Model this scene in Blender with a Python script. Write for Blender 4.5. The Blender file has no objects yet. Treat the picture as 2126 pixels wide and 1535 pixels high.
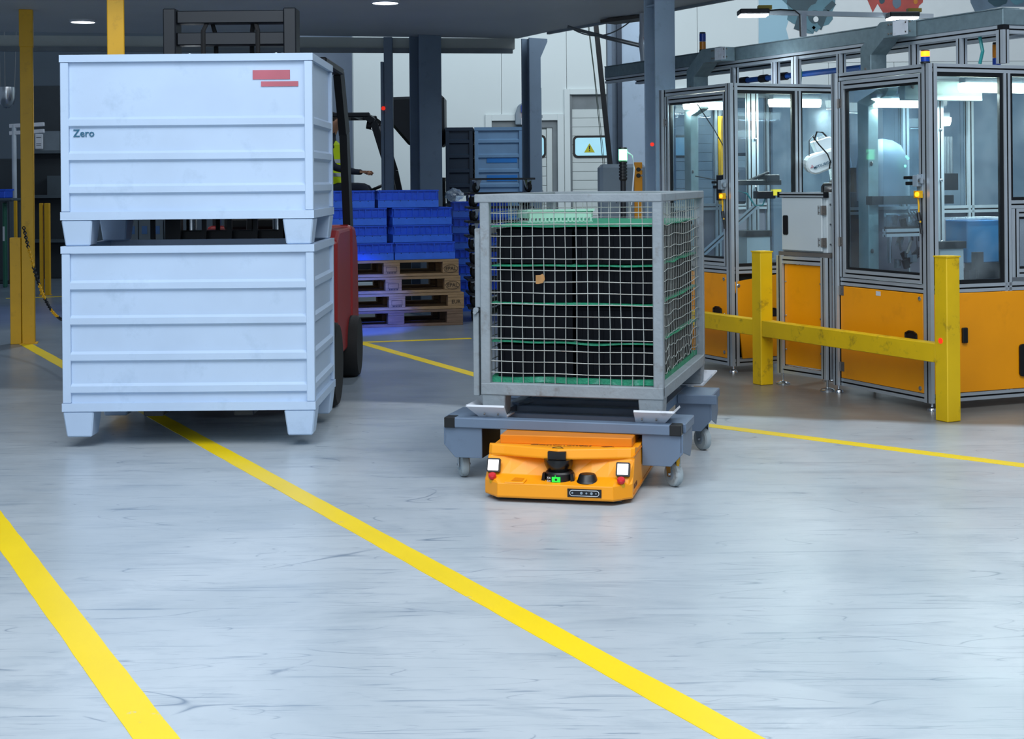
import bpy, bmesh, math, random
from mathutils import Vector, Matrix, noise
random.seed(7)
R = math.radians
V = Vector
scene = bpy.context.scene
COL = scene.collection

# ------------------------------------------------------------------ camera
F, H, CX, HY, TH = 3050.0, 1.28, 1063.0, 375.0, R(0.5)
cam_d = bpy.data.cameras.new('camera')
cam = bpy.data.objects.new('camera', cam_d)
COL.objects.link(cam)
cam_d.sensor_fit = 'HORIZONTAL'
cam_d.sensor_width = 36.0
cam_d.lens = 36.0 * F / 2126.0
cam_d.shift_y = -(767.5 - HY) / 2126.0
cam_d.clip_start = 0.05
cam_d.clip_end = 200
cam.matrix_world = Matrix.Translation((0, 0, H)) @ Matrix.Rotation(R(90), 4, 'X') @ Matrix.Rotation(-TH, 4, 'Z')
scene.camera = cam
scene.view_settings.view_transform = 'Standard'
scene.view_settings.look = 'None'
scene.view_settings.gamma = 1.0
scene.view_settings.exposure = -0.10
scene.view_settings.use_curve_mapping = False

# ------------------------------------------------------------------ world and lights
w = bpy.data.worlds.new('world'); scene.world = w
w.use_nodes = True
w.node_tree.nodes['Background'].inputs[0].default_value = (0.42, 0.56, 0.76, 1)
w.node_tree.nodes['Background'].inputs[1].default_value = 0.34

def area(name, loc, target, sx, sy, power, col=(0.80, 0.90, 1.0), spread=None):
    d = bpy.data.lights.new(name, 'AREA'); d.shape = 'RECTANGLE'
    d.size = sx; d.size_y = sy; d.energy = power; d.color = col
    if spread: d.spread = R(spread)
    o = bpy.data.objects.new(name, d); COL.objects.link(o)
    o.location = loc
    o.rotation_euler = (V(target) - V(loc)).to_track_quat('-Z', 'Y').to_euler()
    return o
area('hall_light', (-0.8, 1.8, 6.5), (-0.4, 4.2, 0), 5.5, 3.0, 430, (0.92, 0.96, 1.0))
area('hall_light', (3.4, 3.6, 6.5), (2.4, 7.0, 0.4), 3.0, 3.0, 240, (0.94, 0.97, 1.0))
area('hall_light', (-2.2, 1.5, 4.2), (-1.2, 7.4, 1.0), 2.5, 2.0, 120, (0.72, 0.86, 1.0))
area('front_fill_light', (-1.0, -3.2, 2.6), (0.3, 8.0, 1.6), 6.5, 3.2, 160, (0.78, 0.89, 1.0))  # added fill lamp, no actual door: brightens the soffit and front faces
area('bay_light', (3.8, 13.0, 5.8), (3.0, 20.5, 2.0), 7.0, 1.6, 290, (0.86, 0.95, 1.0))
area('bay_light', (-0.6, 17.6, 4.9), (-0.4, 20.6, 1.3), 4.5, 1.2, 55, (0.80, 0.93, 1.0))
area('bay_light', (3.2, 10.2, 5.5), (2.6, 10.0, 0), 3.5, 2.0, 60, (0.84, 0.92, 1.0))
def spot(name, loc, target, power, col, ang, blend=0.5, rad=0.05):
    d = bpy.data.lights.new(name, 'SPOT'); d.energy = power; d.color = col
    d.spot_size = R(ang); d.spot_blend = blend; d.shadow_soft_size = rad
    o = bpy.data.objects.new(name, d); COL.objects.link(o); o.location = loc
    o.rotation_euler = (V(target) - V(loc)).to_track_quat('-Z', 'Y').to_euler()

# ------------------------------------------------------------------ pixel <-> place
cT, sT = math.cos(TH), math.sin(TH)
def lvl(px, py):
    dx, dy = px - CX, HY - py
    return dx * cT + dy * sT, -dx * sT + dy * cT
def G(px, py, z=0.0):
    u, v = lvl(px, py); Y = (z - H) * F / v
    return V((u / F * Y, Y, z))
def P(px, py, Y):
    u, v = lvl(px, py)
    return V((u * Y / F, Y, H + v * Y / F))

# ------------------------------------------------------------------ materials
def hx(h):
    h = h.lstrip('#'); c = [int(h[i:i + 2], 16) / 255 for i in (0, 2, 4)]
    return tuple((x / 12.92 if x <= 0.04045 else ((x + 0.055) / 1.055) ** 2.4) for x in c) + (1,)
MATS = {}
def mat(name, col, rough=0.5, metal=0.0, var=0.12, scale=6.0, bump=0.0, bscale=60.0, emit=0, ecol=None, dirt=None, dirt_amt=0.5, dscale=3.0, coat=0.0, stretch=(1, 1, 1)):
    if isinstance(col, str): col = hx(col)
    m = bpy.data.materials.new(name); m.use_nodes = True
    nt = m.node_tree; N = nt.nodes; L = nt.links
    b = N['Principled BSDF']
    b.inputs['Roughness'].default_value = rough
    b.inputs['Metallic'].default_value = metal
    b.inputs['Coat Weight'].default_value = coat
    tc = N.new('ShaderNodeTexCoord'); mp = N.new('ShaderNodeMapping')
    mp.inputs['Scale'].default_value = stretch
    L.new(tc.outputs['Object'], mp.inputs[0])
    nz = N.new('ShaderNodeTexNoise'); nz.inputs['Scale'].default_value = scale; nz.inputs['Detail'].default_value = 5
    L.new(mp.outputs[0], nz.inputs['Vector'])
    mr = N.new('ShaderNodeMapRange')
    mr.inputs['From Min'].default_value = 0.3; mr.inputs['From Max'].default_value = 0.7
    mr.inputs['To Min'].default_value = 1 - var; mr.inputs['To Max'].default_value = 1 + var * 0.5
    L.new(nz.outputs['Fac'], mr.inputs['Value'])
    mx = N.new('ShaderNodeVectorMath'); mx.operation = 'SCALE'
    mx.inputs[0].default_value = col[:3]
    L.new(mr.outputs[0], mx.inputs['Scale'])
    out = mx.outputs[0]
    if dirt:
        n2 = N.new('ShaderNodeTexNoise'); n2.inputs['Scale'].default_value = dscale; n2.inputs['Detail'].default_value = 8
        n2.inputs['Roughness'].default_value = 0.7
        L.new(mp.outputs[0], n2.inputs['Vector'])
        r2 = N.new('ShaderNodeValToRGB'); r2.color_ramp.elements[0].position = 0.56; r2.color_ramp.elements[1].position = 0.72
        r2.color_ramp.elements[1].color = (dirt_amt,) * 3 + (1,)
        r2.color_ramp.elements[0].color = (0, 0, 0, 1)
        L.new(n2.outputs['Fac'], r2.inputs[0])
        mm = N.new('ShaderNodeMix'); mm.data_type = 'RGBA'
        L.new(r2.outputs[0], mm.inputs[0]); L.new(out, mm.inputs[6]); mm.inputs[7].default_value = hx(dirt) if isinstance(dirt, str) else dirt
        out = mm.outputs[2]
    L.new(out, b.inputs['Base Color'])
    if bump:
        n3 = N.new('ShaderNodeTexNoise'); n3.inputs['Scale'].default_value = bscale
        L.new(mp.outputs[0], n3.inputs['Vector'])
        bp = N.new('ShaderNodeBump'); bp.inputs['Strength'].default_value = bump; bp.inputs['Distance'].default_value = 0.004
        L.new(n3.outputs['Fac'], bp.inputs['Height']); L.new(bp.outputs[0], b.inputs['Normal'])
    if emit:
        b.inputs['Emission Color'].default_value = (hx(ecol) if isinstance(ecol, str) else ecol) or col
        b.inputs['Emission Strength'].default_value = emit
    MATS[name] = m
    return m

def floor_mat():
    m = bpy.data.materials.new('polished_concrete'); m.use_nodes = True
    nt = m.node_tree; N = nt.nodes; L = nt.links; b = N['Principled BSDF']
    tc = N.new('ShaderNodeTexCoord')
    def nz(scale, detail, rough, st=(1, 1, 1), rot=0, dist=0):
        mp = N.new('ShaderNodeMapping'); mp.inputs['Scale'].default_value = st; mp.inputs['Rotation'].default_value = (0, 0, rot)
        n = N.new('ShaderNodeTexNoise'); n.inputs['Scale'].default_value = scale; n.inputs['Detail'].default_value = detail
        n.inputs['Roughness'].default_value = rough; n.inputs['Distortion'].default_value = dist
        L.new(tc.outputs['Object'], mp.inputs[0]); L.new(mp.outputs[0], n.inputs['Vector']); return n.outputs['Fac']
    def ramp(src, p0, p1, c0, c1):
        r = N.new('ShaderNodeValToRGB'); r.color_ramp.elements[0].position = p0; r.color_ramp.elements[1].position = p1
        r.color_ramp.elements[0].color = c0; r.color_ramp.elements[1].color = c1; L.new(src, r.inputs[0]); return r.outputs[0]
    def mixc(f, a, bb, mode='MIX'):
        x = N.new('ShaderNodeMix'); x.data_type = 'RGBA'; x.blend_type = mode
        if isinstance(f, float): x.inputs[0].default_value = f
        else: L.new(f, x.inputs[0])
        for s, k in ((a, 6), (bb, 7)):
            if isinstance(s, tuple): x.inputs[k].default_value = s
            else: L.new(s, x.inputs[k])
        return x.outputs[2]
    base = ramp(nz(0.8, 5, 0.6, dist=0.5), 0.3, 0.7, hx('#9CA7AF'), hx('#BCC4CA'))
    base = mixc(ramp(nz(2.2, 7, 0.7, (0.8, 3.0, 1), 0.25, 1.0), 0.50, 0.76, (0, 0, 0, 1), (0.55,) * 3 + (1,)), base, hx('#7E8D9B'))
    # fine tyre scratches at several headings
    sc = None
    for (rot, st, s, p0, p1, am) in ((0.35, (1, 26, 1), 1.3, 0.63, 0.68, .5), (-0.6, (1, 34, 1), 1.1, 0.655, 0.69, .55), (1.2, (1, 30, 1), 0.9, 0.655, 0.69, .45), (0.05, (1, 20, 1), 2.2, 0.65, 0.70, .5)):
        f = ramp(nz(s, 4, 0.6, st, rot, 1.6), p0, p1, (0, 0, 0, 1), (am,) * 3 + (1,))
        base = mixc(f, base, hx('#5F7388'))
    # thin looping scuffs: contour lines of slow noise, broken up by patches
    for (rot, st, s, am, seed) in ((0.3, (1, 4.2, 1), 1.1, .75, 0), (1.3, (1, 6.0, 1), 1.2, .65, 7), (-0.5, (1, 6.5, 1), 1.5, .6, 13), (0.9, (1, 8, 1), 1.3, .6, 21)):
        mp = N.new('ShaderNodeMapping'); mp.inputs['Scale'].default_value = st; mp.inputs['Rotation'].default_value = (0, 0, rot); mp.inputs['Location'].default_value = (seed, seed, 0)
        n = N.new('ShaderNodeTexNoise'); n.inputs['Scale'].default_value = s; n.inputs['Detail'].default_value = 0.0; n.inputs['Distortion'].default_value = 0.0
        L.new(tc.outputs['Object'], mp.inputs[0]); L.new(mp.outputs[0], n.inputs['Vector'])
        d1 = N.new('ShaderNodeMath'); d1.operation = 'SUBTRACT'; d1.inputs[1].default_value = 0.5; L.new(n.outputs['Fac'], d1.inputs[0])
        d2 = N.new('ShaderNodeMath'); d2.operation = 'ABSOLUTE'; L.new(d1.outputs[0], d2.inputs[0])
        ln = ramp(d2.outputs[0], 0.0012, 0.0045, (am,) * 3 + (1,), (0, 0, 0, 1))
        pt = ramp(nz(3.1 + seed * .2, 4, 0.6), 0.50, 0.60, (0, 0, 0, 1), (1, 1, 1, 1))
        mu = N.new('ShaderNodeMath'); mu.operation = 'MULTIPLY'; L.new(ln, mu.inputs[0]); L.new(pt, mu.inputs[1])
        base = mixc(mu.outputs[0], base, hx('#55697F'))
    # older brown-grey slab on the machine side (a different pour, past the joint)
    sp = N.new('ShaderNodeSeparateXYZ'); L.new(tc.outputs['Object'], sp.inputs[0])
    a = N.new('ShaderNodeMath'); a.operation = 'MULTIPLY'; a.inputs[1].default_value = 0.30; L.new(sp.outputs[0], a.inputs[0])
    a2 = N.new('ShaderNodeMath'); a2.operation = 'ADD'; L.new(a.outputs[0], a2.inputs[0]); L.new(sp.outputs[1], a2.inputs[1])
    w2 = N.new('ShaderNodeMath'); w2.operation = 'MULTIPLY_ADD'; w2.inputs[1].default_value = 0.25; L.new(nz(1.5, 3, 0.5), w2.inputs[0]); L.new(a2.outputs[0], w2.inputs[2])
    mr = N.new('ShaderNodeMapRange'); mr.inputs['From Min'].default_value = 8.35; mr.inputs['From Max'].default_value = 8.45
    L.new(w2.outputs[0], mr.inputs['Value'])
    brown = ramp(nz(1.6, 5, 0.6), 0.3, 0.7, hx('#5C5D5B'), hx('#73706A'))
    mrx = N.new('ShaderNodeMapRange'); mrx.inputs['From Min'].default_value = -0.8; mrx.inputs['From Max'].default_value = 1.2
    L.new(sp.outputs[0], mrx.inputs['Value'])
    brown = mixc(mrx.outputs[0], ramp(nz(1.2, 5, 0.6), 0.3, 0.7, hx('#6C7986'), hx('#86929D')), brown)
    base = mixc(mr.outputs[0], base, brown)
    L.new(base, b.inputs['Base Color'])
    rr = N.new('ShaderNodeMapRange'); rr.inputs['To Min'].default_value = 0.22; rr.inputs['To Max'].default_value = 0.42
    L.new(nz(2.5, 6, 0.6, (1, 3, 1), 0.2), rr.inputs['Value']); L.new(rr.outputs[0], b.inputs['Roughness'])
    bp = N.new('ShaderNodeBump'); bp.inputs['Strength'].default_value = 0.06; bp.inputs['Distance'].default_value = 0.01
    L.new(nz(9, 5, 0.6), bp.inputs['Height']); L.new(bp.outputs[0], b.inputs['Normal'])
    return m

def line_mat():
    m = mat('floor_paint', '#F2D100', 0.4, var=0.10, scale=1.2, dirt='#9DACB8', dirt_amt=0.9, dscale=5.0)
    for n in m.node_tree.nodes:
        if n.type == 'VALTORGB':
            n.color_ramp.elements[0].position = 0.64; n.color_ramp.elements[1].position = 0.68
    return m

def glass_mat(name, tint, dirt=0.05, gl=0.08):
    m = bpy.data.materials.new(name); m.use_nodes = True
    nt = m.node_tree; N = nt.nodes; L = nt.links
    for n in list(N):
        if n.type != 'OUTPUT_MATERIAL': N.remove(n)
    out = N['Material Output']
    t = N.new('ShaderNodeBsdfTransparent'); t.inputs[0].default_value = tint
    g = N.new('ShaderNodeBsdfGlossy'); g.inputs['Roughness'].default_value = 0.04
    d = N.new('ShaderNodeBsdfDiffuse'); d.inputs[0].default_value = (0.75, 0.85, 0.9, 1)
    lw = N.new('ShaderNodeLayerWeight'); lw.inputs[0].default_value = 0.5
    pw = N.new('ShaderNodeMath'); pw.operation = 'POWER'; pw.inputs[1].default_value = 4.0; L.new(lw.outputs['Facing'], pw.inputs[0])
    fr = N.new('ShaderNodeMath'); fr.operation = 'MULTIPLY_ADD'; fr.inputs[1].default_value = 0.6; fr.inputs[2].default_value = 0.03; L.new(pw.outputs[0], fr.inputs[0])
    m1 = N.new('ShaderNodeMixShader'); m2 = N.new('ShaderNodeMixShader')
    L.new(fr.outputs[0], m1.inputs[0]); L.new(t.outputs[0], m1.inputs[1]); L.new(g.outputs[0], m1.inputs[2])
    nz = N.new('ShaderNodeTexNoise'); nz.inputs['Scale'].default_value = 3.5; nz.inputs['Detail'].default_value = 8
    mr = N.new('ShaderNodeMapRange'); mr.inputs['From Min'].default_value = 0.42; mr.inputs['From Max'].default_value = 0.75
    mr.inputs['To Min'].default_value = dirt * 0.3; mr.inputs['To Max'].default_value = dirt * 2.2
    tc = N.new('ShaderNodeTexCoord'); L.new(tc.outputs['Object'], nz.inputs['Vector'])
    L.new(nz.outputs['Fac'], mr.inputs['Value']); L.new(mr.outputs[0], m2.inputs[0])
    L.new(m1.outputs[0], m2.inputs[1]); L.new(d.outputs[0], m2.inputs[2]); L.new(m2.outputs[0], out.inputs[0])
    MATS[name] = m
    return m

FLOOR = floor_mat(); LINE = line_mat()
ALU = mat('anodised_aluminium', '#B4BDC4', 0.36, 0.45, var=0.06, scale=10)
SLOT = mat('black_slot', '#07090C', 0.6, 0.0)
BLACK = mat('black_plastic', '#0B0D10', 0.42)
BLACKM = mat('black_steel', '#14181E', 0.45, 0.2)
RUBBER = mat('rubber', '#0E0F11', 0.8)
CAGE = mat('cage_paint', '#868F95', 0.55, var=0.10, scale=9, bump=0.5, bscale=45, dirt='#5B4A3D', dirt_amt=0.55, dscale=14)
WIRE = mat('galvanised_wire', '#A3A7A3', 0.45, 0.35, dirt='#6B5545', dirt_amt=0.6, dscale=12)
TROL = mat('trolley_blue_grey', '#64768C', 0.45, var=0.08, scale=4, dirt='#4B5666', dirt_amt=0.4, dscale=9)
CRAD = mat('cradle_white', '#C6CCD4', 0.45, var=0.06, dirt='#6A6058', dirt_amt=0.4, dscale=14)
ORANGE = mat('robot_orange', '#F79C04', 0.45, var=0.03)
ORANGE_D = mat('robot_orange_dark', '#D97F00', 0.4, var=0.05)
PANEL = mat('panel_yellow', '#F29B00', 0.42, var=0.07, scale=2.5, dirt='#A86A10', dirt_amt=0.25, dscale=4)
GUARD = mat('guard_yellow', '#DCB400', 0.5, var=0.16, scale=3, dirt='#3B3518', dirt_amt=0.85, dscale=7)
POSTY = mat('post_yellow', '#D9A400', 0.5, var=0.08, scale=4, dirt='#4A3A10', dirt_amt=0.3, dscale=9)
BOXW = mat('cabinet_pale', '#BCC6CA', 0.4, var=0.05, scale=3)
GALV = mat('galvanised_sheet', '#74888F', 0.42, 0.35, var=0.16, scale=25)
WALL = mat('wall_white', '#DDE6E6', 0.55, var=0.03, scale=1)
WALLD = mat('wall_shadow', '#5C6A74', 0.8, var=0.1)
COLM = mat('column_blue_grey', '#6C7F93', 0.5, var=0.10, scale=3, dirt='#4B5560', dirt_amt=0.4, dscale=8)
COLL = mat('column_pale', '#A4B8CC', 0.5, var=0.06, scale=3, dirt='#6A7886', dirt_amt=0.35, dscale=8)
CEIL = mat('mezzanine_grey', '#B4BABC', 0.6, var=0.10, scale=0.8)
STEELBOX = mat('container_blue_white', '#B4C8E0', 0.42, var=0.07, scale=2.5, dirt='#8FA5BC', dirt_amt=0.4, dscale=5)
RED = mat('forklift_red', '#8E1418', 0.4, var=0.08)
BLUEC = mat('crate_blue', '#2058DC', 0.45, var=0.12, scale=8, dirt='#0E2A86', dirt_amt=0.5, dscale=7)
WOOD = mat('pallet_wood', '#A5855F', 0.8, var=0.3, scale=5, stretch=(1, 8, 8), bump=0.3, dirt='#5E4630', dirt_amt=0.7, dscale=6)
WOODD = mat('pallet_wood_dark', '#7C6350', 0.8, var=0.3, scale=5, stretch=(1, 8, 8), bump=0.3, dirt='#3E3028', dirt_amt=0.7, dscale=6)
CHROME = mat('bright_metal', '#C3C8CC', 0.22, 0.95)
HINGE = mat('hinge_grey', '#74706C', 0.45, 0.4)
TYRE = mat('caster_grey', '#A3AEB2', 0.5, var=0.2, scale=12, dirt='#3A3028', dirt_amt=0.8, dscale=20)
NAVY = mat('load_box_black', '#05080F', 0.7, var=0.12, scale=3)
MATS['load_box_black'].node_tree.nodes['Principled BSDF'].inputs['Specular IOR Level'].default_value = 0.12
BLUEL2 = mat('crate_blue_band', '#3A74EA', 0.4, var=0.12, scale=8, dirt='#1B46B0', dirt_amt=0.5, dscale=7)
FOAM = mat('green_foam', '#1E8A66', 0.55, var=0.3, scale=14, bump=0.8, bscale=90, dirt='#8FB5B0', dirt_amt=0.8, dscale=8)
PALEG = mat('pale_green', '#9CC7B4', 0.5)
LAMPW = mat('lamp_white', '#FFFFFF', 0.5, emit=9, ecol='#E9F5FF')
LAMPC = mat('lamp_cell', '#FFFFFF', 0.5, emit=16, ecol='#F4FBE8')
LAMPB = mat('lamp_blue', '#DDEBFF', 0.5, emit=14, ecol='#3A6BFF')
LEDW = mat('robot_lamp', '#FFFFFF', 0.5, emit=1.3, ecol='#FFF2EC')
GREENL = mat('green_light', '#B8FFD0', 0.4, emit=7, ecol='#62FF9A')
GREENS = mat('green_screen', '#20C838', 0.4, emit=0.9, ecol='#22D83A')
AMBERL = mat('amber_light', '#FF9A20', 0.4, emit=3.0, ecol='#FF8A10')
AMBER = mat('amber_lens', '#C97A10', 0.3)
BLUEL = mat('blue_lens', '#143C9C', 0.3)
REDB = mat('red_button', '#C81E28', 0.35)
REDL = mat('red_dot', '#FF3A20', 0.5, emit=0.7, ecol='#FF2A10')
REDLBL = mat('red_lettering', '#B05A68', 0.5)
INK = mat('ink_dark', '#3A2A1A', 0.6, var=0)
INKT = mat('ink_teal', '#1C5C78', 0.5, var=0)
INKW = mat('ink_white', '#D8DCE0', 0.5, var=0)
INKBR = mat('ink_brand_black', '#6A3A00', 0.5, var=0)
INKB = mat('ink_blue', '#1F78C8', 0.5, var=0.1)
ROBW = mat('robot_arm_white', '#DCE8EC', 0.35, var=0.03)
MAUVE = mat('cell_back_panel', '#6A6A76', 0.5, var=0.08, scale=2)
LIME = mat('hi_vis_lime', '#B9D60C', 0.6, emit=0.12, ecol='#B9D60C')
CLOTH = mat('dark_cloth', '#1A2436', 0.8)
SKIN = mat('skin', '#C18E72', 0.55)
HAIR = mat('hair', '#241A14', 0.8)
DECK = mat('machine_deck', '#2A3038', 0.3, 0.5)
GREYB = mat('grey_casing', '#8796A2', 0.5, var=0.05)
TAPE = mat('brown_tape', '#A67A48', 0.4, var=0.2, scale=30)
PIPE = mat('blue_pipe', '#1B4F9C', 0.4)
CABLE = mat('grey_cable', '#5E666C', 0.5)
CABLEW = mat('white_cable', '#B7C2CC', 0.5)
TEALH = mat('teal_hose', '#1E8C8C', 0.4)
POSTER_W = mat('poster_white', '#E2E8E8', 0.5, var=0.03)
POSTER_B = mat('poster_sky', '#9CC4D4', 0.5, var=0.05, scale=1.2)
POSTER_T = mat('poster_teal', '#234652', 0.5, var=0.25, scale=5)
POSTER_T2 = mat('poster_teal_light', '#4E7C8A', 0.5, var=0.2, scale=5)
POSTER_R = mat('poster_red', '#B4463E', 0.5, var=0.2, scale=5)
POSTER_G = mat('poster_slate', '#5E7486', 0.5, var=0.2, scale=5)
DARKB = mat('dark_box', '#1C2C3E', 0.5, var=0.1)
WINLIT = mat('daylit_pane', '#9FD0E0', 0.3, emit=0.55, ecol='#A4DCEC')
PANE = glass_mat('cell_pane', (0.86, 0.93, 0.96, 1), 0.05)
PANED = glass_mat('cell_pane_dark', (0.78, 0.86, 0.91, 1), 0.035)
PANER = glass_mat('cell_pane_rear', (0.55, 0.64, 0.72, 1), 0.04)
SMOKE = glass_mat('smoked_hood', (0.45, 0.35, 0.3, 1), 0.1)
WRAP = glass_mat('clear_wrap', (0.85, 0.92, 1.0, 1), 0.22)
GREENGL = glass_mat('green_film', (0.35, 0.85, 0.65, 1), 0.25)

# ------------------------------------------------------------------ mesh helpers
MW = {}          # object name -> matrix of its local frame in the world
Z = V((0, 0, 1))
class MB:
    def __init__(s): s.v = []; s.f = []; s.m = []; s.mi = 0
    def add(s, vs, fs):
        b = len(s.v); s.v += [V(x) for x in vs]
        for f in fs: s.f.append([b + i for i in f]); s.m.append(s.mi)
        return s
    def box(s, x0, x1, y0, y1, z0, z1):
        return s.hexa([(x0, y0, z0), (x1, y0, z0), (x1, y1, z0), (x0, y1, z0), (x0, y0, z1), (x1, y0, z1), (x1, y1, z1), (x0, y1, z1)])
    def hexa(s, p):
        return s.add(p, [(0, 3, 2, 1), (4, 5, 6, 7), (0, 1, 5, 4), (1, 2, 6, 5), (2, 3, 7, 6), (3, 0, 4, 7)])
    def prism(s, poly, ext):
        n = len(poly); e = V(ext); a = [V(p) for p in poly]
        return s.add(a + [p + e for p in a], [tuple(reversed(range(n))), tuple(range(n, 2 * n))] + [(i, (i + 1) % n, n + (i + 1) % n, n + i) for i in range(n)])
    def bar(s, p0, p1, wd, ht, side=None):
        p0, p1 = V(p0), V(p1); a = (p1 - p0).normalized()
        sd = V(side) if side is not None else a.cross(Z)
        if sd.length < 1e-5: sd = V((1, 0, 0))
        sd = (sd - a * sd.dot(a)).normalized(); u = sd.cross(a).normalized()
        c = [sd * wd / 2 * i + u * ht / 2 * j for i, j in ((-1, -1), (1, -1), (1, 1), (-1, 1))]
        return s.prism([p0 + k for k in c], p1 - p0)
    def ring(s, c, a, r, n, ph=0.0):
        a = V(a).normalized(); t = a.cross(Z)
        if t.length < 1e-4: t = V((1, 0, 0))
        t.normalize(); u = a.cross(t)
        return [V(c) + (t * math.cos(ph + 2 * math.pi * i / n) + u * math.sin(ph + 2 * math.pi * i / n)) * r for i in range(n)]
    def cyl(s, p0, p1, r, n=12, r2=None):
        p0, p1 = V(p0), V(p1); a = p1 - p0
        A = s.ring(p0, a, r, n); B = s.ring(p1, a, r if r2 is None else r2, n)
        return s.add(A + B, [tuple(reversed(range(n))), tuple(range(n, 2 * n))] + [(i, (i + 1) % n, n + (i + 1) % n, n + i) for i in range(n)])
    def tube(s, pts, r, n=6):
        pts = [V(p) for p in pts]; b = len(s.v); fs = []
        vs = []
        for i, p in enumerate(pts):
            a = pts[min(i + 1, len(pts) - 1)] - pts[max(i - 1, 0)]
            if i == 0: ref = V((0.013, 0.017, 1)) if abs(a.normalized().z) < 0.9 else V((1, 0.013, 0))
            t = a.cross(ref).normalized(); u = a.normalized().cross(t)
            vs += [p + (t * math.cos(2 * math.pi * k / n) + u * math.sin(2 * math.pi * k / n)) * r for k in range(n)]
        for i in range(len(pts) - 1):
            for k in range(n): fs.append((i * n + k, i * n + (k + 1) % n, (i + 1) * n + (k + 1) % n, (i + 1) * n + k))
        fs.append(tuple(reversed(range(n)))); fs.append(tuple((len(pts) - 1) * n + k for k in range(n)))
        return s.add(vs, fs)
    def lathe(s, prof, c=(0, 0, 0), n=20, axis=Z):
        vs = []; c = V(c); q = V(axis).to_track_quat('Z', 'Y')
        for (r, z) in prof:
            for k in range(n):
                an = 2 * math.pi * k / n
                vs.append(c + q @ V((r * math.cos(an), r * math.sin(an), z)))
        fs = [(i * n + k, i * n + (k + 1) % n, (i + 1) * n + (k + 1) % n, (i + 1) * n + k) for i in range(len(prof) - 1) for k in range(n)]
        fs += [tuple(reversed(range(n))), tuple((len(prof) - 1) * n + k for k in range(n))]
        return s.add(vs, fs)
    def prof(s, p0, p1, side, wd, dp, nw=1, nd=1, sl=0.009, dep=0.010):
        """slotted aluminium extrusion: wd along side, dp across; nw/nd slots per face"""
        p0, p1 = V(p0), V(p1); a = (p1 - p0).normalized(); sd = V(side); sd = (sd - a * sd.dot(a)).normalized(); u = a.cross(sd)
        pts = []; fl = []
        def edge(c0, c1, inn, n):
            L_ = (c1 - c0).length; d = (c1 - c0).normalized()
            pts.append(c0); fl.append(0)
            for k in range(n):
                m_ = L_ * (k + 0.5) / n
                pts.extend([c0 + d * (m_ - sl / 2), c0 + d * (m_ - sl / 2) + inn * dep, c0 + d * (m_ + sl / 2) + inn * dep, c0 + d * (m_ + sl / 2)])
                fl.extend([1, 1, 1, 0])
        A, B, C_, D = -sd * wd / 2 - u * dp / 2, sd * wd / 2 - u * dp / 2, sd * wd / 2 + u * dp / 2, -sd * wd / 2 + u * dp / 2
        edge(A, B, u, nw); edge(B, C_, -sd, nd); edge(C_, D, -u, nw); edge(D, A, sd, nd)
        n = len(pts); b = len(s.v)
        s.v += [p0 + p for p in pts] + [p1 + p for p in pts]
        for i in range(n):
            s.f.append([b + i, b + (i + 1) % n, b + n + (i + 1) % n, b + n + i]); s.m.append(1 if fl[i] else 0)
        s.f.append([b + i for i in reversed(range(n))]); s.m.append(0)
        s.f.append([b + n + i for i in range(n)]); s.m.append(0)
        return s
    def build(s, name, mats, parent=None, bevel=0.0, smooth=False, world=False, label=None, seg=1):
        me = bpy.data.meshes.new(name)
        vs = s.v
        if world and parent is not None:
            inv = MW[parent.name].inverted(); vs = [inv @ p for p in vs]
        me.from_pydata([tuple(p) for p in vs], [], s.f)
        mats = mats if isinstance(mats, (list, tuple)) else [mats]
        for m_ in mats: me.materials.append(m_)
        if len(mats) > 1: me.polygons.foreach_set('material_index', s.m)
        bm = bmesh.new(); bm.from_mesh(me); bmesh.ops.recalc_face_normals(bm, faces=bm.faces); bm.to_mesh(me); bm.free()
        if smooth:
            me.polygons.foreach_set('use_smooth', [True] * len(me.polygons))
            me.set_sharp_from_angle(angle=R(35))
        o = bpy.data.objects.new(name, me); COL.objects.link(o)
        if parent is not None:
            o.parent = parent; MW[o.name] = MW[parent.name]
        else: MW[o.name] = Matrix.Identity(4)
        if bevel:
            b = o.modifiers.new('bevel', 'BEVEL'); b.width = bevel; b.segments = seg; b.limit_method = 'ANGLE'
        if label: o['label'] = label
        return o
def tag(o, label, cat, group=None, kind=None):
    o['label'] = label; o['category'] = cat
    if group: o['group'] = group
    if kind: o['kind'] = kind
    return o
def thing(name, label, cat, loc=(0, 0, 0), rz=0.0, group=None):
    o = bpy.data.objects.new(name, None); COL.objects.link(o); o.empty_display_size = 0.1
    o.location = loc; o.rotation_euler = (0, 0, rz)
    MW[o.name] = Matrix.Translation(V(loc)) @ Matrix.Rotation(rz, 4, 'Z')
    return tag(o, label, cat, group)
def struct(mb, name, m, **k):
    o = mb.build(name, m, **k); o['kind'] = 'structure'; return o
KIDS = {}
def kids(o):
    if not KIDS.get('n') == len(bpy.data.objects):
        KIDS.clear(); KIDS['n'] = len(bpy.data.objects)
        for x in bpy.data.objects:
            if x.parent: KIDS.setdefault(x.parent.name, []).append(x)
    return list(KIDS.get(o.name, []))
def tree(o): return [o, [tree(c) for c in kids(o)]]
def dup(t, loc, rz, label=None, group=None, parent=None):
    o, ch = t; c = o.copy(); COL.objects.link(c)
    if parent is not None: c.parent = parent
    else:
        c.location = loc; c.rotation_euler = (0, 0, rz)
        if label: c['label'] = label
        if group: c['group'] = group
        MW[c.name] = Matrix.Translation(V(loc)) @ Matrix.Rotation(rz, 4, 'Z')
    for k in ch: dup(k, None, None, parent=c)
    return c
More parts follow.
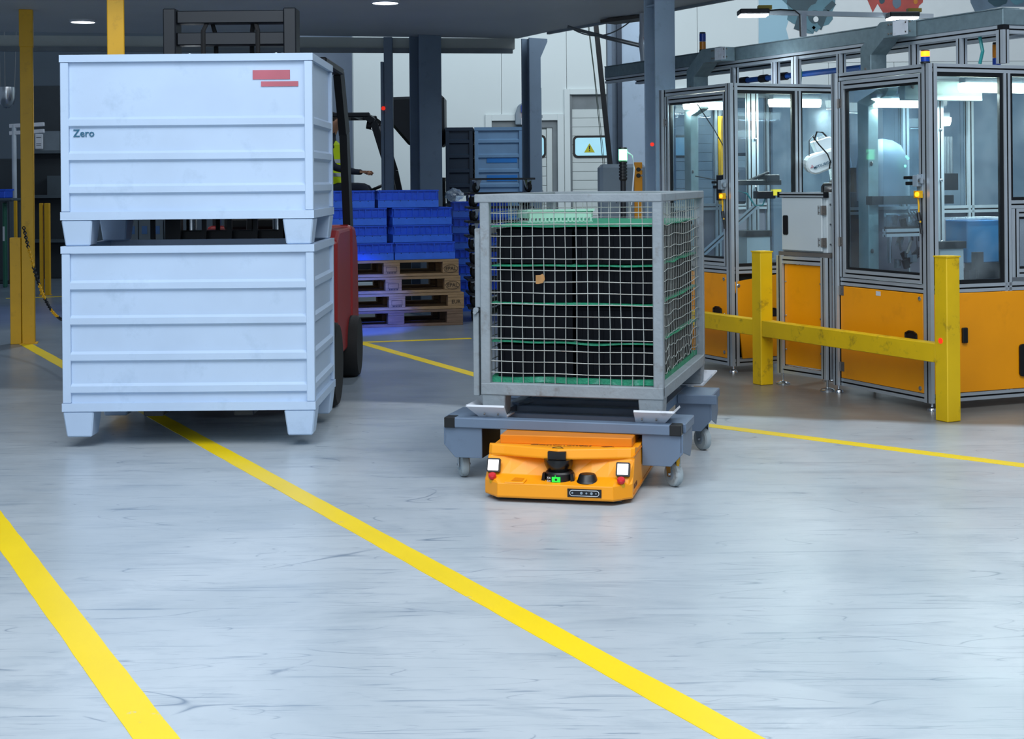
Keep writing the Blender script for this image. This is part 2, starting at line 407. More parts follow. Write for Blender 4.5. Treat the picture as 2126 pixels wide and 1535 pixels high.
def text(body, name, m, parent, M, size, ext=0.0008, label=None, shear=0, sx=1.0):
    """flat lettering; M places its baseline (x along the line, y up the letters) in the parent's frame"""
    c = bpy.data.curves.new(name, 'FONT'); c.body = body; c.size = size; c.extrude = ext; c.align_x = 'CENTER'; c.align_y = 'CENTER'; c.shear = shear
    c.resolution_u = 2; c.offset = size * 0.012
    c.materials.append(m)
    tmp = bpy.data.objects.new(name + '_tmp', c); COL.objects.link(tmp)
    bpy.context.view_layer.update()
    me = bpy.data.meshes.new_from_object(tmp.evaluated_get(bpy.context.evaluated_depsgraph_get())); me.name = name
    bpy.data.objects.remove(tmp)
    if not me.materials: me.materials.append(m)
    o = bpy.data.objects.new(name, me); COL.objects.link(o); o.parent = parent; o['kind'] = 'thing'
    del o['kind']
    o.matrix_local = M @ Matrix.Diagonal((sx, 1, 1, 1))
    if label: o['label'] = label
    return o
def frame(o, x, y):
    x = V(x).normalized(); y = V(y); y = (y - x * y.dot(x)).normalized(); z = x.cross(y)
    m = Matrix((x, y, z)).transposed().to_4x4(); m.translation = V(o); return m

# ------------------------------------------------------------------ SETTING
b = MB(); b.box(-12, 13, -4, 30, -0.15, 0)
struct(b, 'floor', FLOOR)

# back wall of upright sandwich panels
YW = 20.7
def xw(px): return (px - CX) / F * YW
b = MB(); b.box(-2.22, 12, YW + 0.02, YW + 0.25, 0, 2.55 + 3.5)
# leave the two door openings dark-backed: the backing sits behind them
wall = struct(b, 'wall_back', WALL)
D1 = (xw(1022), xw(1158), 2.12); D2 = (xw(1184), xw(1184) + 2.6, 2.48)
edges = [-2.22]
x = xw(1043) - 0.92 * 1
edges = [-2.22, xw(1043) - 0.92, xw(1043)]
x = xw(1178)
while x < 11.6: edges.append(x); x += 0.92
edges.append(12.0)
for a_, c_ in zip(edges[:-1], edges[1:]):
    z0 = 0.0
    m_ = MB()
    # cut each panel around the doors
    segs = [(a_ + 0.003, c_ - 0.003)]
    done = []
    for (d0, d1, dz) in (D1, D2):
        nxt = []
        for (s0, s1) in segs:
            if s1 <= d0 or s0 >= d1: nxt.append((s0, s1)); continue
            if s0 < d0: nxt.append((s0, d0))
            if s1 > d1: nxt.append((d1, s1))
            m_.box(max(s0, d0), min(s1, d1), YW - 0.06, YW + 0.02, dz, 6.05)
        segs = nxt
    for (s0, s1) in segs: m_.box(s0, s1, YW - 0.06, YW + 0.02, 0, 6.05)
    m_.build('wall_panel', WALL, wall)
# wall section set back on the left, with its return
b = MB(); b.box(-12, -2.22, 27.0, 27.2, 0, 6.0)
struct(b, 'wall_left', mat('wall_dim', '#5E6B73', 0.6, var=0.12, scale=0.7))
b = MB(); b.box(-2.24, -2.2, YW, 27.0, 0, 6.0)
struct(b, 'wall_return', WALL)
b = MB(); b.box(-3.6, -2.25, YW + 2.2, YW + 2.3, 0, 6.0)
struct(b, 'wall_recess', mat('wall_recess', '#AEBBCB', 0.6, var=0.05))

# trims round the doors
b = MB()
for (d0, d1, dz) in (D1,):
    b.box(d0 - 0.09, d0, YW - 0.10, YW - 0.06, 0, dz + 0.09); b.box(d1, d1 + 0.09, YW - 0.10, YW - 0.06, 0, dz + 0.09)
    b.box(d0, d1, YW - 0.10, YW - 0.06, dz, dz + 0.09)
struct(b, 'trim_1', WALL, bevel=0.004)
b = MB()
for (d0, d1, dz) in (D2,):
    b.box(d0 - 0.08, d0, YW - 0.10, YW - 0.06, 0, dz + 0.08); b.box(d1, d1 + 0.08, YW - 0.10, YW - 0.06, 0, dz + 0.08)
    b.box(d0, d1, YW - 0.10, YW - 0.06, dz, dz + 0.08)
struct(b, 'trim_2', WALL, bevel=0.004)
GREYT = mat('door_reveal_grey', '#7C8488', 0.6)
SLATW = mat('door_slat_white', '#D2DBDA', 0.5, var=0.03)
# door 1: white sectional door in a grey reveal
b = MB(); b.box(D1[0], D1[0] + 0.05, YW - 0.05, YW + 0.015, 0, D1[2]); b.box(D1[1] - 0.07, D1[1], YW - 0.05, YW + 0.015, 0, D1[2]); b.box(D1[0] + .05, D1[1] - .07, YW - 0.05, YW + 0.015, D1[2] - 0.1, D1[2])
d1o = struct(b, 'door_1', GREYT)
for k in range(15):
    m_ = MB(); m_.box(D1[0] + 0.05, D1[1] - 0.16, YW - 0.03, YW + 0.015, 0.02 + k * 0.132, 0.02 + k * 0.132 + 0.126); m_.build('door_slat', SLATW, d1o, bevel=0.004)
m_ = MB(); m_.box(D1[1] - 0.15, D1[1] - 0.075, YW - 0.035, YW + 0.01, 0, D1[2] - 0.1); m_.build('door_stile', SLATW, d1o)
def rrect(cx, cz, hw, hh, r, y, n=4):
    pts = []
    for (sx_, sz_, a0) in ((1, 1, 0), (-1, 1, 90), (-1, -1, 180), (1, -1, 270)):
        for k in range(n + 1):
            an = R(a0 + 90 * k / n); pts.append(V((cx + sx_ * (hw - r) + r * math.cos(an), y, cz + sz_ * (hh - r) + r * math.sin(an))))
    return pts
def door_window(dobj, px0, px1, py0, py1):
    x0, x1 = xw(px0), xw(px1); z1 = P(px0, py0, YW).z; z0 = P(px0, py1, YW).z
    cx, cz, hw, hh = (x0 + x1) / 2, (z0 + z1) / 2, (x1 - x0) / 2, (z1 - z0) / 2
    f = MB(); f.prism(rrect(cx, cz, hw, hh, 0.06, YW - 0.045), (0, 0.012, 0)); fo = f.build('window_frame', BLACK, dobj)
    p_ = MB(); p_.prism(rrect(cx, cz, hw - 0.03, hh - 0.03, 0.04, YW - 0.049), (0, 0.004, 0)); p_.build('pane', WINLIT, fo)
    return cx, cz
door_window(d1o, 1062, 1134, 281, 329)
# door 2: wide sectional door
b = MB(); b.box(D2[0], D2[0] + 0.03, YW - 0.055, YW + 0.015, 0, D2[2]); b.box(D2[0] + .03, D2[1] - .03, YW - 0.02, YW + 0.015, D2[2] - 0.22, D2[2]); b.box(D2[1] - 0.03, D2[1], YW - 0.055, YW + 0.015, 0, D2[2])  # grey strip across the top carries the lintel recess's shade as colour
d2o = struct(b, 'door_2', GREYT)
for k in range(18):
    z0 = 0.02 + k * 0.1255
    if z0 > 2.2: break
    m_ = MB(); m_.box(D2[0] + 0.03, D2[1] - 0.03, YW - 0.03, YW + 0.015, z0, z0 + 0.121); m_.build('door_slat', SLATW, d2o, bevel=0.003)
cx, cz = door_window(d2o, 1190, 1296, 282, 328)
door_window(d2o, 1338, 1440, 282, 328)
m_ = MB(); zz = P(1224, 308, YW).z; xx = xw(1224)
m_.prism([(xx - 0.075, YW - 0.053, zz - 0.06), (xx + 0.075, YW - 0.053, zz - 0.06), (xx, YW - 0.053, zz + 0.07)], (0, 0.002, 0))
tri = m_.build('warning_sticker', mat('sticker_yellow', '#C8C422', 0.5), d2o, label='yellow triangular warning sticker on the door window')
m_ = MB(); m_.box(xx - 0.008, xx + 0.008, YW - 0.056, YW - 0.053, zz - 0.015, zz + 0.035); m_.box(xx - 0.008, xx + 0.008, YW - 0.056, YW - 0.053, zz - 0.042, zz - 0.028); m_.build('warning_mark', BLACK, tri)

# mezzanine slab overhead
ZC = 2.69
e = [G(0, 66, ZC), G(1075, 80, ZC), G(1135, 67, ZC), G(1490, 0, ZC)]
dirr = (e[3] - e[2]).normalized()
poly = [V((-9.5, 13.3, ZC)), e[0], e[1], e[2], e[3], e[3] + dirr * 2.6, V((1.5, 9.0, ZC)), V((0.9, 8.1, ZC)), V((-9.5, 8.1, ZC))]
b = MB(); b.prism(poly, (0, 0, 0.45))
struct(b, 'ceiling', CEIL)
# fascia box hanging under the far edge, with dark track below it
b = MB(); l0 = V((-9.5, 13.25, 0)); l1 = e[0] * 1; l2 = V((e[1].x - 0.03, e[1].y, 0)); l1.z = 0
def wallbar(b, p, q, t, z0, z1):
    p, q = V(p), V(q); d = (q - p).normalized(); n = V((-d.y, d.x, 0)) * t
    b.hexa([(p.x, p.y, z0), (q.x, q.y, z0), (q.x + n.x, q.y + n.y, z0), (p.x + n.x, p.y + n.y, z0), (p.x, p.y, z1), (q.x, q.y, z1), (q.x + n.x, q.y + n.y, z1), (p.x + n.x, p.y + n.y, z1)])
wallbar(b, V((e[0].x - 3, e[0].y - .12, 0)), V((l2.x, l2.y - 0.02, 0)), 0.10, ZC - 0.105, ZC)
f1 = struct(b, 'trim_3', mat('fascia_pale', '#A9B0AE', 0.6, var=0.1, scale=2))
b = MB(); wallbar(b, V((e[0].x - 3, e[0].y - .15, 0)), V((l2.x - 0.02, l2.y - 0.05, 0)), 0.05, ZC - 0.15, ZC - 0.105)
struct(b, 'trim_4', mat('track_grey', '#6D777E', 0.5))
# slab edge band on the open side (lighter, deep edge)
b = MB(); p, q = e[2], e[3] + dirr * 2.6
wallbar(b, p, q, 0.03, ZC - 0.02, ZC + 0.45)
struct(b, 'trim_5', mat('slab_edge', '#8F9AA2', 0.6))

# recessed ceiling lamps
for (px, py, lab) in ((172, 42, 'round white recessed lamp in the mezzanine soffit, left of the yellow posts'), (800, 2, 'round white recessed lamp at the top edge of the picture')):
    c = G(px, py, ZC)
    t = thing('ceiling_lamp', lab, 'lamp', (c.x, c.y, ZC - 0.02), 0, 'recessed soffit lamps')
    m_ = MB(); m_.lathe([(0.115, 0.02), (0.115, 0.004), (0.10, 0.0), (0.10, 0.02)], n=28); m_.build('lamp_rim', CRAD, t, smooth=True)
    m_ = MB(); m_.lathe([(0.098, 0.003), (0.098, 0.006)], n=28); m_.build('diffuser', LAMPW, t)
    spot('soffit_light', (c.x, c.y, ZC - 0.06), (c.x, c.y, 0), 110, (0.8, 0.9, 1), 140, 1.0, 0.09)

# ------------------------------------------------------------------ floor lines
def floor_line(label, pts, w0, w1=None, seg=0.10, name='floor_line', ends=0):
    m_ = MB(); w1 = w1 or w0; vs = []; L_ = 0
    tot = sum((pts[i + 1] - pts[i]).length for i in range(len(pts) - 1)); acc = 0
    rows = []
    for i in range(len(pts) - 1):
        d = pts[i + 1] - pts[i]; n = max(1, int(d.length / seg)); nn = V((-d.y, d.x, 0)).normalized()
        for k in range(n + (1 if i == len(pts) - 2 else 0)):
            t_ = k / n; p = pts[i] + d * t_; wd = w0 + (w1 - w0) * (acc + d.length * t_) / tot
            if k == 0 and i > 0:
                d0 = (pts[i] - pts[i - 1]).normalized(); n0 = V((-d0.y, d0.x, 0)); nn2 = (nn + n0).normalized() / max(0.5, (nn + n0).normalized().dot(nn))
            else: nn2 = nn
            rows.append((p + nn2 * (wd / 2 + random.uniform(-.0015, .0015)), p - nn2 * (wd / 2 + random.uniform(-.0015, .0015))))
        acc += d.length
    z = 0.0015
    for a_, c_ in rows: vs += [(a_.x, a_.y, z), (c_.x, c_.y, z), (a_.x, a_.y, 0), (c_.x, c_.y, 0)]
    fs = []
    for k in range(len(rows) - 1):
        a = 4 * k; b_ = a + 4
        fs += [(a, a + 1, b_ + 1, b_), (a + 2, a, b_, b_ + 2), (a + 1, a + 3, b_ + 3, b_ + 1), (a + 3, a + 2, b_ + 2, b_ + 3)]
    m_.add(vs, fs)
    return tag(m_.build(name, LINE), label, 'floor marking', 'yellow floor lines')
a0, a1 = G(1589, 1535), G(1491, 1535); c0 = G(50, 713)
n0 = (a0 + a1) / 2; d = (n0 - c0).normalized(); wd = abs((a0 - a1).cross(d).z)
floor_line('yellow floor line running corner to corner past the tug robot', [c0, n0 + d * 0.5], wd)
a0, a1 = G(0, 1062), G(373, 1535); b0, b1 = G(0, 1140), G(275, 1535)
d = (a1 - a0).normalized(); wd = (b1 - a1 - d * (b1 - a1).dot(d)).length
m0, m1 = (a0 + b0) / 2, (a1 + b1) / 2
floor_line('yellow floor line in the bottom left corner of the picture', [m0 - d * 1.0, m1 + d * 0.4], wd)
p3, p4, p5 = G(750, 712), G(1267, 858), G(2126, 967)
floor_line('yellow floor line bending behind the cage trolley towards the guard rail', [p3, p4, p5 + (p5 - p4) * 0.1], 0.085)
floor_line('thin yellow floor line in front of the pallet stack', [p3 + V((0, .03, 0)), G(978, 703)], 0.07)
floor_line('short yellow floor line behind the chained yellow post', [G(12, 620), G(130, 616)], 0.09)

# ------------------------------------------------------------------ GITTERBOX CAGE + TROLLEY + ROBOT
w_ = V((0.964, -0.266, 0)).normalized(); n_ = V((0.266, 0.964, 0)).normalized()
C0 = V((0.62, 6.09, 0)); CW, CL = 0.79, 1.24
CC = C0 - w_ * CW / 2 + n_ * CL / 2
ang = math.atan2(w_.y, w_.x)
ZB, ZT, ZF = 0.362, 1.222, 0.275
cage = thing('mesh_pallet_cage', 'grey steel mesh pallet cage filled with dark boxes, on the blue-grey trolley', 'cage', (CC.x, CC.y, ZF), ang)
hw, hl = CW / 2, CL / 2
b0z, t0z = ZB - ZF, ZT - ZF
PW = 0.042
for sx in (-1, 1):
    for sy in (-1, 1):
        m_ = MB(); x = sx * (hw - PW / 2); y = sy * (hl - PW / 2)
        m_.box(x - PW / 2, x + PW / 2, y - 0.003 * 0 - PW / 2, y + PW / 2, b0z + 0.01, t0z - 0.03); m_.build('corner_post', CAGE, cage, bevel=0.004)
        m_ = MB(); fx = sx * (hw - 0.055); fy = sy * (hl - 0.055)
        m_.hexa([(fx - 0.047, fy - 0.047, 0), (fx + 0.047, fy - 0.047, 0), (fx + 0.047, fy + 0.047, 0), (fx - 0.047, fy + 0.047, 0), (fx - 0.053, fy - 0.053, b0z + .01), (fx + 0.053, fy - 0.053, b0z + .01), (fx + 0.053, fy + 0.053, b0z + .01), (fx - 0.053, fy + 0.053, b0z + .01)])
        m_.build('foot', CAGE, cage, bevel=0.004)
BH = 0.052
for sy in (-1, 1):
    m_ = MB(); y = sy * (hl - 0.02); m_.box(-hw, hw, y - 0.022, y + 0.022, b0z, b0z + BH); m_.build('bottom_rail', CAGE, cage, bevel=0.004)
    m_ = MB(); m_.box(-hw - (0.022 if sy < 0 else 0), hw, y - 0.024, y + 0.024, t0z - 0.036, t0z); m_.build('top_rail', CAGE, cage, bevel=0.004)
for sx in (-1, 1):
    m_ = MB(); x = sx * (hw - 0.02); m_.box(x - 0.022, x + 0.022, -hl + 0.04, hl - 0.04, b0z, b0z + BH); m_.build('bottom_rail', CAGE, cage, bevel=0.004)
    m_ = MB(); m_.box(x - 0.022, x + 0.022, -hl + 0.04, hl - 0.04, t0z - 0.036, t0z); m_.build('top_rail', CAGE, cage, bevel=0.004)
m_ = MB(); m_.box(-hw + 0.04, hw - 0.04, -hl + 0.04, hl - 0.04, b0z + 0.01, b0z + 0.03); m_.build('floor_plate', CAGE, cage)
# hinged half-gate on the left side (two leaves with a hinge knuckle)
for (z0, z1, off) in ((0.13 - 0.05, 0.44, 0.022), (0.46, 0.80, 0.012)):
    m_ = MB(); x = -hw - off
    m_.box(x - 0.014, x + 0.012, -hl + 0.01, -hl + 0.04, z0, z1); m_.box(x - 0.014, x + 0.012, hl - 0.05, hl - 0.02, z0, z1)
    m_.box(x - 0.014, x + 0.012, -hl + 0.04, hl - 0.05, z0, z0 + 0.03); m_.box(x - 0.014, x + 0.012, -hl + 0.04, hl - 0.05, z1 - 0.03, z1)
    m_.build('side_flap', CAGE, cage, bevel=0.003)
m_ = MB(); m_.cyl((-hw - 0.02, -hl + 0.0, 0.45), (-hw - 0.02, -hl + 0.05, 0.45), 0.012, 10); m_.cyl((-hw - 0.024, -hl - 0.004, 0.44), (-hw - 0.024, -hl + 0.05, 0.44), 0.008, 10); m_.build('hinge', CAGE, cage, smooth=True)
# wires: every wire its own part; the right side is bent and bulged
def wpan(axis, sgn, t, z, warp):
    k = 1.0 if warp else 0.25
    dx = (noise.noise(V((t * 6 + 3 * sgn, z * 6, 1.7 + axis))) * 0.012) * k
    dz = (noise.noise(V((t * 5, z * 7 + sgn, 9.1 + axis))) * 0.012) * k
    if warp:
        low = max(0.0, 0.45 - z) / 0.45
        dx += noise.noise(V((t * 11, z * 9, 4))) * 0.035 * low; dz += noise.noise(V((t * 10, z * 8, 6))) * 0.05 * low - 0.012 * math.sin((t + hl) / CL * math.pi) * 1.2
        out = -0.018 * math.sin((t + hl) / CL * math.pi) - 0.02 * low * (0.5 + noise.noise(V((t * 4, z * 4, 2))))
    else: out = -0.004 * math.sin((t + 1) * 2.2)
    if axis == 0: return V((t + dx, sgn * (hl - 0.018 + out), z + dz))
    return V((sgn * (hw - 0.018 + out), t + dx, z + dz))
zlo, zhi = b0z + BH - 0.006, t0z - 0.032
for axis, sgn, half, warp in ((0, -1, hw - PW + 0.004, False), (1, 1, hl - PW + 0.004, True), (0, 1, hw - PW + 0.004, False), (1, -1, hl - PW + 0.004, False)):
    nz_ = 16; pitch = (zhi - zlo) / nz_
    nt_ = int(round(2 * half / 0.0485)); step = 2 * half / nt_
    fine = 2 if warp else 1
    for k in range(1, nz_):
        z = zlo + k * pitch; pts = [wpan(axis, sgn, -half + step * j / fine, z, warp) for j in range(nt_ * fine + 1)]
        MB().tube(pts, 0.0020, 5).build('wire', WIRE, cage, smooth=True)
    for j in range(1, nt_):
        t_ = -half + step * j; pts = []
        for k in range(nz_ * fine + 1):
            p = wpan(axis, sgn, t_, zlo + k * pitch / fine, warp)
            p += V((0, -sgn * 0.0035, 0)) if axis == 0 else V((-sgn * 0.0035, 0, 0))
            pts.append(p)
        MB().tube(pts, 0.0020, 5).build('wire', WIRE, cage, smooth=True)
# black load boxes, 2 x 3 x 4, with green foam sheets between
LB0, LH = b0z + 0.066, 0.1655
bw, bl = (CW - 0.115) / 2, (CL - 0.13) / 3
rowname = ['lowest layer', 'second layer from the bottom', 'third layer from the bottom', 'top layer']
proto = None
for k in range(4):
    for i in range(2):
        for j in range(3):
            lx = (i - 0.5) * (bw + 0.006) + 0.004; ly = (j - 1) * (bl + 0.008); lz = ZF + LB0 + k * LH
            wp = Matrix.Translation(CC) @ Matrix.Rotation(ang, 4, 'Z') @ V((lx, ly, 0))
            lab = 'black load box in the cage, %s, %s column, %s' % (('front', 'middle', 'rear')[j], ('left', 'right')[i], rowname[k])
            if proto is None:
                t = thing('load_box', lab, 'box', (wp.x, wp.y, lz), ang, 'black boxes in the mesh cage')
                m_ = MB(); h_ = LH - 0.018; m_.box(-bw / 2 + .004, bw / 2 - .004, -bl / 2 + .004, bl / 2 - .004, 0, h_ - 0.012)
                for r_ in range(7):
                    xx = -bw / 2 + 0.03 + r_ * (bw - 0.06) / 6; m_.box(xx - .002, xx + .002, -bl / 2 + .0005, bl / 2 - .0005, 0.01, h_ - 0.02)
                m_.build('box_body', NAVY, t)
                m_ = MB(); m_.box(-bw / 2, bw / 2, -bl / 2, bl / 2, h_ - 0.014, h_); m_.build('lid', NAVY, t, bevel=0.002)
                proto = tree(t)
            else: dup(proto, (wp.x, wp.y, lz), ang, lab)
for k in range(5):
    m_ = MB(); nx, ny = 26, 34; zz = LB0 + k * LH - 0.009
    hx_, hy_ = hw - 0.034, hl - 0.036
    grid = []
    for j in range(ny + 1):
        for i in range(nx + 1):
            x = -hx_ + 2 * hx_ * i / nx; y = -hy_ + 2 * hy_ * j / ny
            ed = max(abs(x) / hx_, abs(y) / hy_); dr = 0
            if ed > 0.93: dr = noise.noise(V((x * 5 + k * 3, y * 5, k))) * (0.009 if k < 4 else 0.004)
            if ed > 0.985 and k == 3: dr -= 0.003
            if k == 0 and ed > 0.9: dr -= 0.004
            grid.append((x, y, zz + dr))
    top = [(x, y, z + (0.0055 if k else 0.022 * (1 if max(abs(x) / hx_, abs(y) / hy_) > .93 else .3))) for x, y, z in grid]; n = nx + 1
    fs = []
    for j in range(ny):
        for i in range(nx):
            a = j * n + i; fs.append((a, a + n, a + n + 1, a + 1)); q_ = len(grid); fs.append((q_ + a, q_ + a + 1, q_ + a + n + 1, q_ + a + n))
    q_ = len(grid); bd = [i for i in range(n)] + [j * n + nx for j in range(1, ny + 1)] + [ny * n + i for i in range(nx - 1, -1, -1)] + [j * n for j in range(ny - 1, 0, -1)]
    for a, c in zip(bd, bd[1:] + bd[:1]): fs.append((a, c, q_ + c, q_ + a))
    m_.add(grid + top, fs)
    M_ = Matrix.Translation((CC.x, CC.y, ZF)) @ Matrix.Rotation(ang, 4, 'Z')
    m_.v = [M_ @ p for p in m_.v]
    tag(m_.build('foam_sheet', FOAM, smooth=True), 'green foam sheet in the cage, ' + ('under the lowest boxes', 'between first and second box layers', 'between second and third box layers', 'between third and top box layers', 'lying over the top boxes')[k], 'foam sheet', 'green sheets in the mesh cage')
# pale green slotted tray at the rear left, on the load
tp = M_ @ V((-0.20, -0.05, LB0 + 4 * LH - 0.003))
t = thing('slotted_tray', 'pale green slotted tray lying on top of the load, inside the cage at left', 'tray', tp, ang + 0.62)
m_ = MB(); tw, tl = 0.16, 0.07
for (x0, x1, y0, y1) in ((-tw, tw, -tl, -tl + .008), (-tw, tw, tl - .008, tl), (-tw, -tw + .008, -tl, tl), (tw - .008, tw, -tl, tl)): m_.box(x0, x1, y0, y1, 0.02, 0.055)
m_.box(-tw - .006, tw + .006, -tl - .006, tl + .006, 0.055, 0.06) if False else m_.box(-tw - .006, tw + .006, -tl - .006, -tl, 0.05, 0.06)
for i in range(17):
    x = -tw + 0.01 + i * (2 * tw - 0.02) / 16; m_.box(x - .004, x + .004, -tl, -tl + .008, 0, 0.02)
m_.box(-tw, tw, -tl, tl, 0, 0.004)
m_.build('tray_body', PALEG, t)
# torn tape on the front wires
tp = M_ @ V((-0.098, -hl + 0.006, 0.85 - 0.255 - 0.0))
m_ = MB(); q0 = M_ @ V((-0.150, -hl + 0.010, 0)); q0.z = 0; zt = P(1115, 573, 6.2).z
pts = []
for (a, c) in ((0, 0), (0.019, 0.001), (0.03, 0.006), (0.038, -0.002), (0.04, -0.018), (0.03, -0.033), (0.012, -0.037), (0, -0.037)):
    p = P(1115, 573, 6.0); pts.append(q0 + w_ * a + V((0, 0, zt + c)))
m_.prism(pts, n_ * 0.0015)
tag(m_.build('tape_scrap', TAPE), 'torn scrap of brown tape stuck on the front wires of the cage', 'tape')

# ---- trolley
TZ = 0.27
tr = thing('roll_trolley', 'blue-grey low steel trolley on casters carrying the mesh cage', 'trolley', (CC.x - w_.x * .033, CC.y - w_.y * .033, 0), ang)
bt, bb = TZ, TZ - 0.043
FY = -0.68
m_ = MB(); m_.box(-0.485, 0.485, FY, FY + 0.06, bb, bt); m_.build('front_beam', TROL, tr, bevel=0.004)
for s in (-1, 1):
    m_ = MB(); m_.box(s * 0.485 - 0.024, s * 0.485 + 0.024, FY - 0.002, FY + 0.062, bb - 0.001, bt + 0.001); m_.build('end_cap', BLACK, tr, bevel=0.003)
for s in (-1, 1):
    x0, x1 = sorted((s * 0.355, s * (0.52 if True else 0)))
    for (ya, yb) in ((FY + 0.06, FY + 0.30), (0.20, 0.46)):
        m_ = MB(); m_.box(x0, x1, ya, yb, bb + 0.002, bt - 0.001); m_.build('caster_plate', TROL, tr, bevel=0.004)
    for (ys, ye) in ((FY + 0.012, FY + 0.30), (0.20, 0.46)):
        # hanging skirt: front plate with chamfered outer lower corner, plus outer side plate
        m_ = MB(); zb = 0.098
        xo, xi = s * 0.515, s * 0.345
        m_.prism([(xi, ys, bb + .002), (xo, ys, bb + .002), (xo, ys, zb + 0.055), (xo - s * 0.05, ys, zb), (xi, ys, zb)], (0, 0.008, 0)); m_.build('skirt_plate', TROL, tr, bevel=0.002)
        m_ = MB(); m_.prism([(xo - s * .004, ys, bb + .002), (xo - s * .004, ye, bb + .002), (xo - s * .004, ye, zb + 0.06), (xo - s * .004, ye - .06, zb + .005), (xo - s * .004, ys + 0.05, zb + .05), (xo - s * .004, ys, zb + .055)], (-s * 0.008, 0, 0)); m_.build('skirt_plate', TROL, tr, bevel=0.002)
        m_ = MB(); m_.box(*sorted((xi, xi + s * .008)), ys + .008, ye, zb, bb + .002); m_.build('skirt_plate', BLACKM, tr)
    m_ = MB(); m_.box(s * 0.33 - 0.025, s * 0.33 + 0.025, FY + 0.06, 0.62, bb, bt - 0.002); m_.build('side_rail', TROL, tr, bevel=0.003)
for y in (-0.44, -0.22, 0.0, 0.22, 0.43, 0.60):
    m_ = MB(); m_.box(-0.305, 0.305, y - 0.03, y + 0.03, bb + 0.006, bt - 0.006); m_.build('cross_member', TROL, tr, bevel=0.003)
for s in (-1, 1): MB().box(*sorted((s * 0.356, s * 0.54)), 0.185, 0.199, bb, bt).build('rear_beam', TROL, tr, bevel=0.003)
m_ = MB(); m_.bar((-0.31, -0.25, bt - 0.0), (-0.12, 0.40, bt - 0.0), 0.035, 0.012); m_.build('diagonal_brace', TROL, tr)
# corner cradles that hold the cage feet
for sx in (-1, 1):
    for sy in (-1, 1):
        m_ = MB(); cx = sx * (hw - 0.055) + 0.033; cy = sy * (hl - 0.055); z0 = TZ; g = 0.062; fl = 0.045; th = 0.006
        m_.box(cx - g, cx + g, cy - g, cy + g, z0 - 0.001, z0 + 0.0045)
        if sy > 0: m_.box(*sorted((cx, sx * 0.33)), cy - .04, cy + .04, bb, z0 - .001)
        m_.build('cradle_base', CRAD, tr)
        for (ax, sg) in ((1, sy), (0, sx)):
            m_ = MB()
            if ax == 1:   # lip in y direction flaring outward
                y0 = cy + sg * g; y1 = y0 + sg * 0.045
                a = [(cx - g, y0, z0 + .0), (cx + g, y0, z0 + .0), (cx + g + (0.045 if sx > 0 else 0.0), y1, z0 + 0.048), (cx - g - (0.045 if sx < 0 else 0.0), y1, z0 + 0.048)]
                e_ = (0, -sg * 0.004, 0.008)
            else:
                x0 = cx + sg * g; x1 = x0 + sg * 0.045
                a = [(x0, cy - g, z0), (x0, cy + g, z0), (x1, cy + g + (0.045 if sy > 0 else 0), z0 + 0.048), (x1, cy - g - (0.045 if sy < 0 else 0), z0 + 0.048)]
                e_ = (-sg * 0.004, 0, 0.008)
            m_.prism(a, e_); lip = m_.build('cradle_lip', CRAD, tr)
            if ax == 1 and sy < 0:
                for q in (-0.03, 0.03):
                    k_ = MB(); yy = cy + sg * (g + 0.022); k_.cyl((cx + q, yy - 0.001, z0 + 0.018), (cx + q, yy - 0.005, z0 + 0.013), 0.004, 8); k_.build('rivet', HINGE, lip)
# casters
def caster(parent, x, y, top, r=0.05, wd=0.034, yaw=0.0, wm=TYRE):
    c_, s_ = math.cos(yaw), math.sin(yaw); ax = V((c_, s_, 0)); fw = V((-s_, c_, 0)); o = V((x, y, r))
    k = MB(); k.lathe([(r * 0.3, -wd / 2), (r * 0.84, -wd / 2), (r * 0.97, -wd * 0.36), (r, -wd * 0.15), (r, wd * 0.15), (r * 0.97, wd * 0.36), (r * 0.84, wd / 2), (r * 0.3, wd / 2)], o, 24, ax)
    wo = k.build('caster_wheel', wm, parent, smooth=True)
    k = MB(); k.lathe([(r * 0.45, -wd * 0.54), (r * 0.45, wd * 0.54)], o, 16, ax); k.build('hub', GREYB, wo, smooth=True)
    k = MB(); t2 = 0.003
    for s in (-1, 1):
        ctr = o + ax * s * (wd / 2 + 0.004)
        p0 = ctr - fw * 0.012 - V((0, 0, 0.01)); p1 = ctr + fw * 0.012 - V((0, 0, 0.01))
        q = V((x, y, 0)) + ax * s * (wd / 2 + 0.004) - fw * 0.0
        k.prism([p0, p1, q + fw * 0.045 + V((0, 0, top - .006)), q - fw * 0.02 + V((0, 0, top - .006))], ax * t2 * s)
    k.bar(V((x, y, top - .005)) - fw * 0.03, V((x, y, top - .005)) + fw * 0.05, wd + 0.016, 0.008)
    k.cyl(o - ax * (wd / 2 + .012), o + ax * (wd / 2 + .012), 0.006, 8)
    k.cyl(V((x, y, top - .006)), V((x, y, top + .012)), 0.018, 12)
    k.build('caster_fork', CHROME, parent)
for (x, y, yw) in ((0.462, FY + 0.10, 0.75), (-0.455, FY + 0.10, 0.55), (0.462, 0.27, 0.8), (-0.462, 0.27, 0.6)):
    caster(tr, x, y, 0.20, 0.0525, 0.036, yw)
    m_ = MB(); m_.box(x - 0.03, x + 0.03, y - 0.03, y + 0.03, 0.21, bb + 0.004); m_.build('caster_block', HINGE, tr)
m_ = MB(); m_.box(0.478, 0.488, FY + .07, FY + .10, 0.09, 0.13); m_.build('brake_tab', POSTY, tr)

